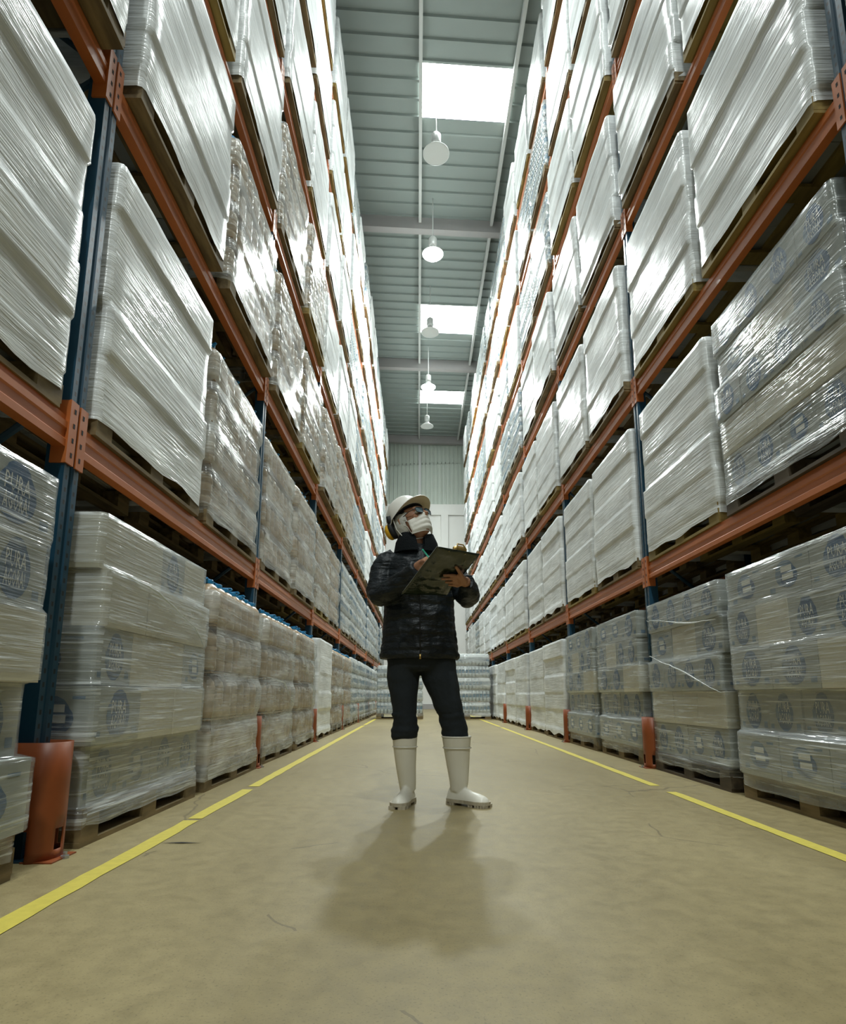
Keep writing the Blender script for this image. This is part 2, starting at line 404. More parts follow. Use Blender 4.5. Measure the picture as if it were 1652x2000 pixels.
# body: one continuous surface from feet to head, hands included
b = MB(); sk = M['skin']
sphere(b, (0, .012, .022), (.074, .094, .105), sk, HT)
sphere(b, (0, -.022, -.045), (.058, .066, .072), sk, HT)
sphere(b, (0, -.060, -.085), (.030, .028, .026), sk, HT)          # chin
sphere(b, (0, -.072, .040), (.052, .020, .018), sk, HT)           # brow
for s in (-1, 1):
    sphere(b, (s*.036, -.066, -.012), (.022, .020, .018), sk, HT)  # cheek
    b.tube([hp(s*.074, .012, .025), hp(s*.084, .02, .02), hp(s*.083, .018, -.01), hp(s*.074, .008, -.025)], [.008, .010, .009, .006], sk, 8)
b.tube([hp(0, -.082, .032), hp(0, -.098, .012), hp(0, -.114, -.008), hp(0, -.098, -.018)], [.008, .010, .014, .012], sk, 10)   # nose
b.tube([hp(-.018, -.084, -.045), hp(0, -.092, -.043), hp(.018, -.084, -.045)], .006, sk, 8)                                 # lips
b.tube([HC+Vector((.01, .01, -.03)), (-.02, 3.43, 1.53), (-.005, 3.43, 1.42)], [.055, .055, .062], sk, 14)
b.rings([ell((0, 3.43, 1.45), .07, .06), ell((.0, 3.43, 1.40), .155, .085), ell((.0, 3.43, 1.30), .165, .10), ell((.005, 3.43, 1.10), .135, .095), ell((.008, 3.43, .95), .15, .10), ell((.01, 3.43, .84), .15, .10)], sk)
for hip, kn, an, toe in (((-.07, 3.43, .86), (-.078, 3.42, .50), (-.062, 3.455, .09), (-.105, 3.30, .03)), ((.09, 3.43, .86), (.172, 3.42, .50), (.225, 3.43, .09), (.35, 3.345, .03))):
    b.tube([hip, kn, an], [.085, .052, .036], sk, 14); b.tube([Vector(an)+Vector((0, .02, -.03)), toe], [.032, .024], sk, 10)
WL = Vector((.02, 3.09, 1.297)); WRr = sc17((.217, 2.655, 1.117))
b.tube([(-.165, 3.43, 1.40), (-.235, 3.37, 1.165), WL], [.05, .036, .025], sk, 12)
b.tube([(.155, 3.43, 1.40), (.275, 3.345, 1.15), WRr], [.05, .036, .026], sk, 12)
# hand under the clipboard: palm fan plus five fingers
def dig(pts, rad): b.tube([sc17(p) for p in pts], rad, sk, 8)
palm0 = (.214, 2.653, 1.117)
dig([palm0, (.196, 2.640, 1.122), (.177, 2.621, 1.129), (.158, 2.605, 1.131), (.140, 2.592, 1.129), (.110, 2.592, 1.128)], [.020, .017, .0115, .0100, .0092, .0078])
dig([palm0, (.197, 2.650, 1.117), (.178, 2.645, 1.119), (.158, 2.628, 1.121), (.138, 2.613, 1.118), (.102, 2.612, 1.116)], [.020, .017, .0115, .0102, .0094, .0080])
dig([palm0, (.197, 2.660, 1.111), (.179, 2.665, 1.108), (.160, 2.650, 1.109), (.143, 2.643, 1.107), (.120, 2.643, 1.108)], [.020, .016, .0112, .0098, .0090, .0076])
dig([palm0, (.197, 2.668, 1.105), (.178, 2.684, 1.098), (.163, 2.674, 1.099), (.152, 2.668, 1.099), (.136, 2.668, 1.101)], [.019, .014, .0102, .0088, .0080, .0068])
dig([palm0, (.202, 2.635, 1.126), (.192, 2.612, 1.137), (.181, 2.590, 1.149), (.165, 2.562, 1.163)], [.020, .016, .0125, .0108, .0088])
# writing hand
for k, (kx, tip) in enumerate((((.062, 3.025, 1.312), (.070, 2.965, 1.282)), ((.054, 3.012, 1.306), (.062, 2.962, 1.276)), ((.042, 3.006, 1.298), (.055, 2.968, 1.270)), ((.030, 3.008, 1.289), (.044, 2.978, 1.266)))):
    b.tube([WL, (WL+Vector(kx))/2+Vector((0, 0, .004)), kx, (Vector(kx)+Vector(tip))/2+Vector((0, -.014, .004)), tip], [.022, .016, .011, .0095, .0078], sk, 8)
b.tube([WL, (.052, 3.055, 1.318), (.072, 3.02, 1.305), (.076, 2.985, 1.288)], [.022, .014, .011, .009], sk, 8)
body = link('person', bake(b, .0048, 2, 'person'), None, ORG)
tag(body, 'man in white hard hat and black jacket looking up with a clipboard', 'person')

def eye(s):
    b = MB(); sphere(b, (s*.031, -.0765, .016), (.013, .011, .010), M['eye'], HT, 8); o = pobj(b, 'eye', body)
    b = MB(); sphere(b, (s*.031+.003, -.0865, .019), (.0052, .0025, .0052), M['pad'], HT, 8); pobj(b, 'iris', o)
eye(-1); eye(1)
# hair strip on the forehead and temples
b = MB(); sphere(b, (0, .014, .026), (.079, .099, .109), M['hair'], HT, 22, lambda p: p.z > .062 or (p.y > -.02 and p.z > .0)); pobj(b, 'hair', body)
b = MB(); sphere(b, (0, .026, -.002), (.090, .098, .108), M['net'], HT, 22, lambda p: p.y > -.030+max(0, .02-p.z)*.25 and p.z < .075); pobj(b, 'hair_net', body)
# face mask with pleats
b = MB()
def mk(u, v):
    x = u*.066; z = -.012 - v*.092
    y = -.055 - .062*math.cos(u*1.35) * (1 - .28*(v-.35)**2*2) + (.010 if v > .85 else 0)
    y += .0032*math.sin(v*22)*math.cos(u*1.2) - (.010 if v < .12 and abs(u) < .3 else 0)
    return hp(x*(1-.18*max(0, v-.6)), y+.012, z+.012*math.cos(u*2.4)*(1-v))
rows = [[mk(-1.25+2.5*c/22, a/18) for c in range(23)] for a in range(19)]
b.rings(rows, M['mask'], (False, False), closed=False)
for s in (-1, 1):
    b.tube([mk(s*1.25, .08), hp(s*.082, -.02, -.005), hp(s*.087, .012, .01)], .0016, M['mask'], 5)
    if s < 0: b.tube([mk(s*1.25, .9), hp(s*.078, -.015, -.045), hp(s*.087, .012, -.02)], .0016, M['mask'], 5)
o = pobj(b, 'face_mask', body); md = o.modifiers.new('s', 'SOLIDIFY'); md.thickness = .0025
# glasses
b = MB(); g = MB()
for s in (-1, 1):
    n = 20; pts = []
    for k in range(n+1):
        a = 2*math.pi*k/n; ca, sa = math.cos(a), math.sin(a)
        pts.append(hp(s*.0335 + .0265*math.copysign(abs(ca)**.6, ca), -.106+.010*abs(.3+ca*s*.6), .014 + .0175*math.copysign(abs(sa)**.6, sa)))
    b.tube(pts, .0021, M['frame'], 6, False)
    g.poly(pts[:-1], M['lens'])
    b.tube([hp(s*.060, -.100, .020), hp(s*.076, -.06, .022), hp(s*.080, .0, .018)], .0022, M['frame'], 6)
b.tube([hp(-.008, -.108, .018), hp(0, -.111, .021), hp(.008, -.108, .018)], .0021, M['frame'], 6)
o = pobj(b, 'glasses', body); pobj(g, 'lens', o, False)
# hard hat, with peak, padding and chin cord
def hat_r(a): return .112*abs(math.cos(a))**2 + .134*math.sin(a)**2
b = MB(); rows = []; nn = 40
prof = [(.012, .176), (.30, .174), (.52, .165), (.72, .148), (.88, .120), (.97, .088), (1.0, .055), (1.01, .035)]
for s_, z in prof:
    rows.append([hq(hat_r(2*math.pi*k/nn)*s_*math.cos(2*math.pi*k/nn), .016+hat_r(2*math.pi*k/nn)*s_*math.sin(2*math.pi*k/nn)*(1+.02*math.cos(8*s_)), z - (.012 if math.sin(2*math.pi*k/nn) > .3 else 0)*s_) for k in range(nn)])
b.rings(rows, M['hat'], (True, False)); hat = pobj(b, 'hard_hat', body)
b = MB(); rows = []
for ext, zz in ((0, .040), (.35, .036), (1, .026), (1, .021), (.35, .030), (-.06, .034)):
    rw = []
    for k in range(nn):
        a = 2*math.pi*k/nn; fr = max(0, -math.sin(a))**2.2; r_ = hat_r(a)*1.005 + max(ext, -.1)*(.013 + .050*fr)
        rw.append(hq(r_*math.cos(a), .016+r_*math.sin(a), zz - ext*.004*fr*0 - (.012 if math.sin(a) > .3 else 0) + .012*fr*(1 if ext > .2 else .3)))
    rows.append(rw)
b.rings(rows[:4], M['hat'], (False, False)); b.rings(rows[3:], M['under'], (False, False)); pobj(b, 'brim', hat)
b = MB(); rows = []
for r_, z in ((.99, .050), (.93, .030), (.86, .046), (.9, .07)):
    rows.append([hq(hat_r(2*math.pi*k/nn)*r_*math.cos(2*math.pi*k/nn), .016+hat_r(2*math.pi*k/nn)*r_*math.sin(2*math.pi*k/nn), z) for k in range(nn)])
b.rings(rows, M['pad'], (False, False)); pobj(b, 'padding', hat)
b = MB(); b.tube([hq(-.112, .03, .035), hp(-.100, .045, -.03), hp(-.086, .03, -.09), hp(-.045, -.01, -.118), hp(.0, -.03, -.118)], .0028, M['hat'], 6); pobj(b, 'chin_cord', hat)
# ear defenders hanging from the hat behind the neck
b = MB(); E_ = Matrix.Translation((-.172, 3.43, 1.562)) @ Matrix.Rotation(R(-24), 4, 'Y') @ Matrix.Rotation(R(-20), 4, 'Z')
sphere(b, (0, 0, 0), (.028, .040, .050), M['ear'], E_, 14); ear = pobj(b, 'ear_defender', body)
b = MB(); b.rings([[tuple(E_ @ Vector((x, .043*f_*math.cos(2*math.pi*k/20), .052*f_*math.sin(2*math.pi*k/20)))) for k in range(20)] for x, f_ in ((.010, 1), (.030, 1), (.036, .85))], M['pad']); pobj(b, 'cushion', ear)
b = MB(); b.tube([(-.150, 3.42, 1.59), (-.176, 3.41, 1.625), (-.184, 3.40, 1.655)], [.010, .017, .013], M['pad'], 10); pobj(b, 'hinge_arm', ear)

# jacket
J = M['jacket']; b = MB()
b.rings([ell((.009, 3.43, .805), .228, .150, 28), ell((.009, 3.43, .83), .232, .154, 28), ell((.008, 3.43, .90), .219, .150, 28), ell((.005, 3.43, 1.0), .211, .150, 28), ell((.003, 3.43, 1.1), .208, .150, 28), ell((0, 3.43, 1.22), .208, .150, 28), ell((-.003, 3.43, 1.32), .205, .140, 28), ell((-.006, 3.43, 1.39), .182, .120, 28), ell((-.010, 3.43, 1.44), .130, .098, 28), ell((-.012, 3.43, 1.475), .088, .085, 28)], J)
b.tube([(-.135, 3.43, 1.392), (-.188, 3.43, 1.365), (-.222, 3.41, 1.28), (-.240, 3.385, 1.20), (-.222, 3.350, 1.165), (-.15, 3.27, 1.185), (-.08, 3.20, 1.225), (-.01, 3.12, 1.275)], [.075, .078, .073, .072, .070, .064, .056, .043], J, 18)
b.tube([(.125, 3.43, 1.392), (.175, 3.43, 1.362), (.225, 3.41, 1.28), (.270, 3.375, 1.19), (.282, 3.33, 1.155), (.282, 3.26, 1.165), (.275, 3.20, 1.185), (.262, 3.135, 1.205)], [.075, .078, .073, .070, .071, .064, .055, .044], J, 18)
me = bake(b, .007, 3, 'jacket')
NRM = [v.normal.copy() for v in me.vertices]
for v, nv in zip(me.vertices, NRM):      # soft quilting and sleeve creases
    p = v.co + ORG; q = math.sin(p.z*2*math.pi/.085)
    arm = p.y < 3.30 or abs(p.x) > .215
    d = (noise.noise(p*14)*.011 if arm else noise.noise(Vector((p.x*7, p.y*7, p.z*12)))*.006) + (abs(q)**.5*.004-.003)
    if p.z < .835: d += .004
    v.co += nv*d
jk = link('jacket', me, body)
def collar(name, r0, r1, z0, z1, gap, mat):
    rows = []; n = 36; b = MB()
    for z, rr in ((z0, r0), ((z0+z1)/2, (r0+r1)/2+.006), (z1, r1), (z1+.006, r1-.008), (z1, r1-.018), (z0, r0-.02)):
        rw = []
        for k in range(n+1):
            a = -math.pi/2 + .22 + gap*(.35+.65*(z-z0)/(z1-z0)) + (2*math.pi-2*gap*(.35+.65*(z-z0)/(z1-z0)))*k/n
            dz = .012*math.sin(a*2+1) - (.018 if k in (0, n) else (.006 if k in (1, n-1) else 0))
            rw.append((-.012+rr*1.14*math.cos(a), 3.415+rr*math.sin(a), z+(dz if z > z0+.02 else 0)))
        rows.append(rw)
    b.rings(rows, mat, (False, False), closed=False); return pobj(b, name, jk)
collar('collar', .120, .088, 1.425, 1.535, .26, M['collar'])
b = MB(); b.tube([(.015, 3.276, 1.40), (.012, 3.272, 1.2), (.010, 3.272, 1.0), (.012, 3.268, .82)], .0035, M['pad'], 6); b.box((.006, 3.262, .795), (.016, 3.270, .822), M['brass']); pobj(b, 'zip', jk)

# trousers
T_ = M['trouser']; b = MB()
b.rings([ell((.010, 3.43, .93), .165, .115, 24), ell((.010, 3.43, .86), .185, .125, 24), ell((.010, 3.43, .80), .195, .125, 24), ell((.014, 3.43, .755), .188, .115, 24), ell((.018, 3.43, .735), .165, .10, 24)], T_)
b.tube([(-.078, 3.43, .80), (-.086, 3.43, .70), (-.080, 3.425, .60), (-.078, 3.42, .52), (-.073, 3.425, .45), (-.076, 3.43, .400), (-.075, 3.432, .372), (-.074, 3.433, .345)], [.103, .094, .080, .071, .068, .081, .076, .060], T_, 18)
b.tube([(.108, 3.43, .80), (.125, 3.43, .70), (.158, 3.425, .60), (.180, 3.42, .52), (.198, 3.425, .45), (.210, 3.428, .395), (.215, 3.428, .345)], [.108, .102, .088, .078, .070, .076, .066], T_, 18)
me = bake(b, .007, 3, 'trousers')
NRM = [v.normal.copy() for v in me.vertices]
for v, nv in zip(me.vertices, NRM):
    p = v.co + ORG; v.co += nv*(noise.noise(Vector((p.x*9, p.y*9, p.z*(16 if p.z > .5 else 30))))*(.006 if p.z > .5 else .010))
link('trousers', me, body)

# rubber boots
def boot(shaft, heel, toe):
    b = MB(); B_ = M['boot']
    b.tube(shaft[0], shaft[1], B_, 24)
    h, t_ = Vector(heel), Vector(toe); d = (t_-h).normalized(); w_ = Vector((-d.y, d.x, 0)); Lf = (t_-h).length
    rows = []
    for f_, hw, ht in ((.0, .020, .050), (.04, .033, .085), (.16, .040, .11), (.32, .041, .115), (.48, .040, .092), (.62, .046, .076), (.78, .049, .068), (.90, .043, .058), (.97, .028, .046), (1.0, .012, .036)):
        c = h + d*Lf*f_; rw = []
        for k in range(20):
            a = 2*math.pi*k/20; zz = math.sin(a)
            rw.append(c + w_*hw*math.cos(a)*(1 if zz < 0 else (1-.25*zz*zz)) + Vector((0, 0, .018 + (ht-.018)*(max(0, zz)) + (0 if zz > 0 else -.004))))
        rows.append(rw)
    b.rings(rows, B_)
    bt = link('boot', bake(b, .0055, 3, 'boot'), body)
    tp, tr = Vector(shaft[0][0]), shaft[1][0]
    b = MB()
    b.rings([ell((tp.x, tp.y, tp.z+dz), rr, rr, 28) for dz, rr in ((-.004, tr+.0015), (.003, tr+.002), (.004, tr-.003), (-.03, tr-.008))], B_, (False, False))
    b.rings([ell((tp.x+.002, tp.y, tp.z-.062+dz), rr, rr, 28) for dz, rr in ((-.004, tr-.004), (0, tr+.0006), (.004, tr-.004))], B_, (False, False))
    pobj(b, 'top_band', bt)
    b = MB(); n = 14; L_, R_ = [], []
    out = [(.0, .020), (.05, .036), (.16, .044), (.32, .043), (.48, .042), (.62, .050), (.78, .053), (.90, .047), (.98, .030), (1.02, .010)]
    for f_, hw in out: c = h+d*Lf*f_; L_.append(c+w_*hw); R_.append(c-w_*hw)
    loop = L_ + R_[::-1]
    b.rings([[(p.x, p.y, z) for p in loop] for z in (.014, .032)], M['sole'])
    for k, (f_, hw) in enumerate(out[1:-1]):
        if .3 < f_ < .5: continue
        for q in ((f_,) if f_ > .9 else (f_, f_+.06)):
            c = h+d*Lf*q
            for s in (-1, 1):
                p0 = c + w_*s*hw*.25; p1 = c + w_*s*(hw*.98)
                b.rings([[(a_.x, a_.y, z) for a_ in (p0-d*.006, p1-d*.006, p1+d*.006, p0+d*.006)] for z in (0, .016)], M['sole'])
    pobj(b, 'sole', bt, False)
boot(([(-.074, 3.435, .373), (-.072, 3.437, .30), (-.066, 3.442, .20), (-.058, 3.450, .12), (-.054, 3.455, .07)], [.0725, .066, .057, .050, .044]), (-.038, 3.510, 0), (-.112, 3.262, 0))
boot(([(.220, 3.432, .368), (.222, 3.432, .30), (.228, 3.432, .20), (.232, 3.428, .12), (.228, 3.430, .07)], [.083, .075, .063, .053, .046]), (.172, 3.462, 0), (.385, 3.315, 0))

# clipboard held up on the spread hand, seen from below
Q = [sc17(p) for p in ((.079, 2.409, 1.214), (.273, 2.554, 1.217), (.135, 2.781, 1.069), (-.077, 2.638, 1.049))]
nb = (Q[1]-Q[0]).cross(Q[3]-Q[0]).normalized()
if nb.z < 0: nb = -nb
CO = (Q[0]+Q[1]+Q[2]+Q[3])/4
b = MB(); rows = []
nA, nB_ = 18, 22
for a in range(nA+1):
    rw = []
    for c in range(nB_+1):
        u, v_ = a/nA, c/nB_
        p = (Q[0]*(1-u)+Q[1]*u)*(1-v_) + (Q[3]*(1-u)+Q[2]*u)*v_
        e = min(u, 1-u, v_, 1-v_)
        p = p + nb*(-abs(noise.noise(Vector((u*5, v_*6, 2))))*.022*min(1, e*8) + .002) - CO
        rw.append(p)
    rows.append(rw)
b.rings(rows, M['board'], (False, False), closed=False)
cb = link('clipboard', b.mesh('clipboard', True), None, CO); md = cb.modifiers.new('s', 'SOLIDIFY'); md.thickness = .004; md.offset = 0
tag(cb, 'olive green plastic-wrapped clipboard held up by the man, seen from below', 'clipboard')
b = MB(); o_ = nb*.009
b.poly([Q[0]*.97+CO*.03+o_-CO, Q[1]*.97+CO*.03+o_-CO, Q[2]*.97+CO*.03+o_-CO, Q[3]*.97+CO*.03+o_-CO], M['paper'])
o = b.obj('paper', cb); md = o.modifiers.new('s', 'SOLIDIFY'); md.thickness = .003
b = MB(); c0 = Q[0]*.42+Q[1]*.58 + nb*.012 - CO; e1 = (Q[1]-Q[0]).normalized(); e2 = (Q[3]-Q[0]).normalized()
TM = Matrix((( e1.x, e2.x, nb.x, c0.x), (e1.y, e2.y, nb.y, c0.y), (e1.z, e2.z, nb.z, c0.z), (0, 0, 0, 1)))
sphere(b, (0, .012, .012), (.046, .018, .020), M['brass'], TM, 10)
b.tube([TM @ Vector((-.03, -.002, .0)), TM @ Vector((-.02, -.006, .03)), TM @ Vector((.02, -.006, .03)), TM @ Vector((.03, -.002, 0))], .004, M['brass'], 8)
b.obj('clip', cb, True)
for u in (.28, .66):
    b = MB(); p = Q[0]*(1-u)+Q[1]*u + (Q[3]-Q[0]).normalized()*.012 - nb*.007 - CO
    b.lathe([(.004, 0), (.003, .002)], p, M['brass'], 8); b.obj('rivet', cb)
b = MB(); PO = Vector((.068, 2.965, 1.275)); b.tube([(0, 0, 0), (-.012, -.018, .016), Vector((.020, 2.90, 1.325))-PO], [.0015, .0042, .0042], M['teal'], 8)
pen = b.obj('pen', loc=PO); tag(pen, 'green pen in the writing hand above the clipboard', 'pen')
#PERSON-END

# ------------------------------------------------------------------ room shell
SK = 0.055          # the roof runs slightly askew to the aisle
ROOF_Z = 13.0; Y_END = 27.1
XL, XR = -3.05, 3.75
def struct(o): o['kind'] = 'structure'; return o
b = MB(); b.poly([(-7, -10, 0), (7, -10, 0), (7, 34, 0), (-7, 34, 0)], M['floor']); struct(b.obj('floor'))
b = MB(); b.box((XL-.15, -10, 0), (XL, Y_END+.1, ROOF_Z), M['dark']); struct(b.obj('shade_wall_left'))  # added wall close behind the rack, keeps gaps between loads dark
b = MB(); b.box((XR, -10, 0), (XR+.15, Y_END+.1, ROOF_Z), M['dark']); struct(b.obj('shade_wall_right'))  # same added dark backing on the other side
b = MB(); b.box((XL, -10, 0), (XR, -9.85, ROOF_Z), M['conc']); struct(b.obj('wall_back'))

# end wall: corrugated cladding over a white precast base
b = MB()
def clad(z0, z1, yy, mat, skew=0.0):
    x = XL; pts = []
    p = .19
    while x < XR:
        for dx, dy in ((0, 0), (.115, 0), (.13, -.03), (.175, -.03), (.19, 0)):
            pts.append((x+dx, yy+dy))
        x += p
    r0 = [(px, py, z0+skew*px) for px, py in pts]; r1 = [(px, py, z1+skew*px) for px, py in pts]
    b.rings([r0, r1], mat, (False, False), closed=False)
clad(9.62, 11.75, Y_END-.03, M['clad'], .0)
clad(11.6, ROOF_Z-.1, Y_END+.0, M['clad'], .0)
b.box((XL, Y_END+.03, 0), (XR, Y_END+.12, ROOF_Z), M['clad'])
struct(b.obj('wall_front'))
b = MB()
b.poly([(XL, Y_END-.06, 11.62-.045*3), (XR, Y_END-.06, 11.62+.045*3.6), (XR, Y_END-.06, 11.70+.045*3.6), (XL, Y_END-.06, 11.70-.045*3)], M['clad'])
b.box((-.02, Y_END-.1, 9.7), (.10, Y_END-.02, 12.9), M['purlin'])
struct(b.obj('trim_1'))
b = MB()
b.box((XL, Y_END-.12, 0), (XR, Y_END-.005, 9.55), M['conc'])
b.box((XL, Y_END-.20, 9.05), (XR, Y_END-.10, 9.58), M['conc'])
for cx in (-2.3, -.55, 1.22, 2.95):
    b.box((cx-.17, Y_END-.34, 0), (cx+.17, Y_END-.10, 9.1), M['conc'])
b.box((XL, Y_END-.24, 0), (XR, Y_END-.10, .22), M['rbeam'])
struct(b.obj('wall_base'))

# roof sheets with ribs, leaving out the skylight cells
PX0, PX1 = 0.0, 1.88
ribs = []
y = -9.9
while y < Y_END: ribs.append(y); y += .385
SKY = [(9.55, 10.92), (17.1, 18.45), (22.4, 23.75), (2.1, 3.45)]
def near(v, lst): return min(lst, key=lambda t: abs(t-v))
SKY = [(near(a, ribs), near(c, ribs)) for a, c in SKY]
b = MB()
def sheet(x0, x1, ya, yb):
    xs = [x0, x1]
    prof = [(ya, 0), (yb-.075, 0), (yb-.06, -.045), (yb-.015, -.045), (yb, 0)]
    r = [[(x, py + SK*x, ROOF_Z+pz) for py, pz in prof] for x in xs]
    b.rings(r, M['roof'], (False, False), closed=False)
for i in range(len(ribs)-1):
    ya, yb = ribs[i], ribs[i+1]; mid = (ya+yb)/2
    sheet(XL-.2, PX0, ya, yb); sheet(PX1, XR+.2, ya, yb)
    if not any(a < mid < c for a, c in SKY): sheet(PX0, PX1, ya, yb)
struct(b.obj('ceiling'))
for k, (a, c) in enumerate(SKY):
    b = MB(); b.poly([(PX0, a+SK*PX0, ROOF_Z+.02), (PX0, c+SK*PX0, ROOF_Z+.02), (PX1, c+SK*PX1, ROOF_Z+.02), (PX1, a+SK*PX1, ROOF_Z+.02)], M['sky'])
    struct(b.obj('window_%d' % (k+1)))
b = MB()
for px in (-1.88, PX0, PX1, 3.72):
    b.box((px-.035, -9.9, ROOF_Z-.20), (px+.035, Y_END-.2, ROOF_Z-.05), M['purlin'])
struct(b.obj('roof_purlin_trim'))
for k, (yy, zb) in enumerate([(0.35, 12.62), (6.95, 12.62), (13.55, 12.62), (20.2, 12.62), (26.75, 12.62)]):
    b = MB(); w = .20
    b.poly([(XL, yy+SK*XL, zb), (XR, yy+SK*XR, zb), (XR, yy+w+SK*XR, zb), (XL, yy+w+SK*XL, zb)], M['rbeam'])
    b.poly([(XL, yy+SK*XL, zb), (XR, yy+SK*XR, zb), (XR, yy+SK*XR, 12.99), (XL, yy+SK*XL, 12.99)], M['rbeam'])
    b.poly([(XL, yy+w+SK*XL, zb), (XR, yy+w+SK*XR, zb), (XR, yy+w+SK*XR, 12.99), (XL, yy+w+SK*XL, 12.99)], M['rbeam'])
    struct(b.obj('ceiling_beam_%d' % (k+1)))

# yellow floor lines
def floor_line(name, x, segs, w):
    b = MB(); rnd = random.Random(3)
    for y0, y1 in segs:
        n = max(2, int((y1-y0)/.12)); l = []; r = []
        for i in range(n+1):
            yy = y0+(y1-y0)*i/n
            l.append((x-w/2+rnd.uniform(-.004, .004), yy, .002)); r.append((x+w/2+rnd.uniform(-.004, .004), yy, .002))
        for i in range(n): b.poly([l[i], r[i], r[i+1], l[i+1]], M['line'])
    o = b.obj(name); o['kind'] = 'structure'
floor_line('floor_marking_1', -1.085, [(.6, 2.98), (3.02, 3.93), (4.05, 12), (12.3, 24.5)], .072)
floor_line('floor_marking_2', 1.60, [(.6, 3.86), (4.12, 11.5), (11.8, 24.5)], .066)

# ------------------------------------------------------------------ high bay lamps
LAMPX = .32
def make_lamp(lit):
    t = thing('high_bay_lamp', (0, 0, 0))
    b = MB(); b.lathe([(.012, 0), (.012, 1.15)], (0, 0, .42), M['lamp'], 8); b.obj('hanging_rod', t)
    b = MB(); b.lathe([(.055, .20), (.095, .21), (.10, .24), (.10, .42), (.08, .45), (.03, .46)], (0, 0, 0), M['lamp'], 24); b.obj('ballast_housing', t, True)
    b = MB(); b.lathe([(.06, .21), (.085, .17), (.13, .11), (.20, .05), (.262, .0), (.268, 0), (.268, -.012), (.255, -.012)], (0, 0, 0), M['lamp'], 32, cap=(False, False)); b.obj('reflector', t, True)
    if lit:
        b = MB(); b.lathe([(.25, 0), (.20, -.055), (.11, -.085), (.03, -.095)], (0, 0, -.008), M['lit'], 28); b.obj('glowing_lens', t, True)
    else:
        b = MB(); b.lathe([(.252, 0), (.252, -.006)], (0, 0, -.004), M['unlit'], 28); b.obj('lens', t)
    kids(t); return t
LIT, UNLIT = make_lamp(True), make_lamp(False)
first = {}
LAMPS = [(10.25, 0, 'unlit bell lamp hanging just below the largest skylight'), (13.0, 1, 'glowing lamp hanging beyond the largest skylight, bigger of the two lit'),
         (16.2, 0, 'unlit lamp hanging in front of the middle skylight'), (19.4, 1, 'small glowing lamp hanging just above the smallest skylight'),
         (22.5, 0, 'small unlit bell lamp on a rod below the smallest skylight'), (6.9, 1, ''), (.5, 1, ''), (-5.8, 1, '')]
for yy, lit, lab in LAMPS:
    src = LIT if lit else UNLIT
    if src.name not in first: o = src; first[src.name] = 1
    else: o = copy_tree(src)
    o.location = (LAMPX, yy, 11.42)
    tag(o, lab or 'lit high bay lamp above the aisle outside the frame', 'ceiling lamp', 'high bay lamps' if lab else 'lit lamps behind the view')
    if lit:
        ld = bpy.data.lights.new('lamp_light', 'AREA'); ld.shape = 'DISK'; ld.size = .5; ld.energy = 620 if yy > 9 else (110 if yy > 5 else (300 if yy > 0 else 640)); ld.color = (.93, 1.0, .98); ld.spread = R(170)
        lo = bpy.data.objects.new('lamp_light', ld); COL.objects.link(lo); lo.location = (LAMPX, yy, 11.28)

# ------------------------------------------------------------------ loads
WB, DB = 1.2, 1.0           # pallet: width along the aisle, depth
_txt = {}
def text_polys(s):
    if s in _txt: return _txt[s]
    cu = bpy.data.curves.new('t', 'FONT'); cu.body = s; cu.resolution_u = 1; cu.fill_mode = 'FRONT'
    o = bpy.data.objects.new('t', cu); COL.objects.link(o)
    bpy.context.view_layer.update()
    me = bpy.data.meshes.new_from_object(o.evaluated_get(bpy.context.evaluated_depsgraph_get()))
    vs = [v.co.copy() for v in me.vertices]; fs = [tuple(p.vertices) for p in me.polygons]
    xs = [v.x for v in vs]; ys = [v.y for v in vs]
    x0, x1, y0, y1 = min(xs), max(xs), min(ys), max(ys)
    vs = [((v.x-x0)/(x1-x0)-.5, (v.y-y0)/(y1-y0)-.5) for v in vs]
    bpy.data.objects.remove(o); bpy.data.curves.remove(cu); bpy.data.meshes.remove(me)
    _txt[s] = (vs, fs); return _txt[s]

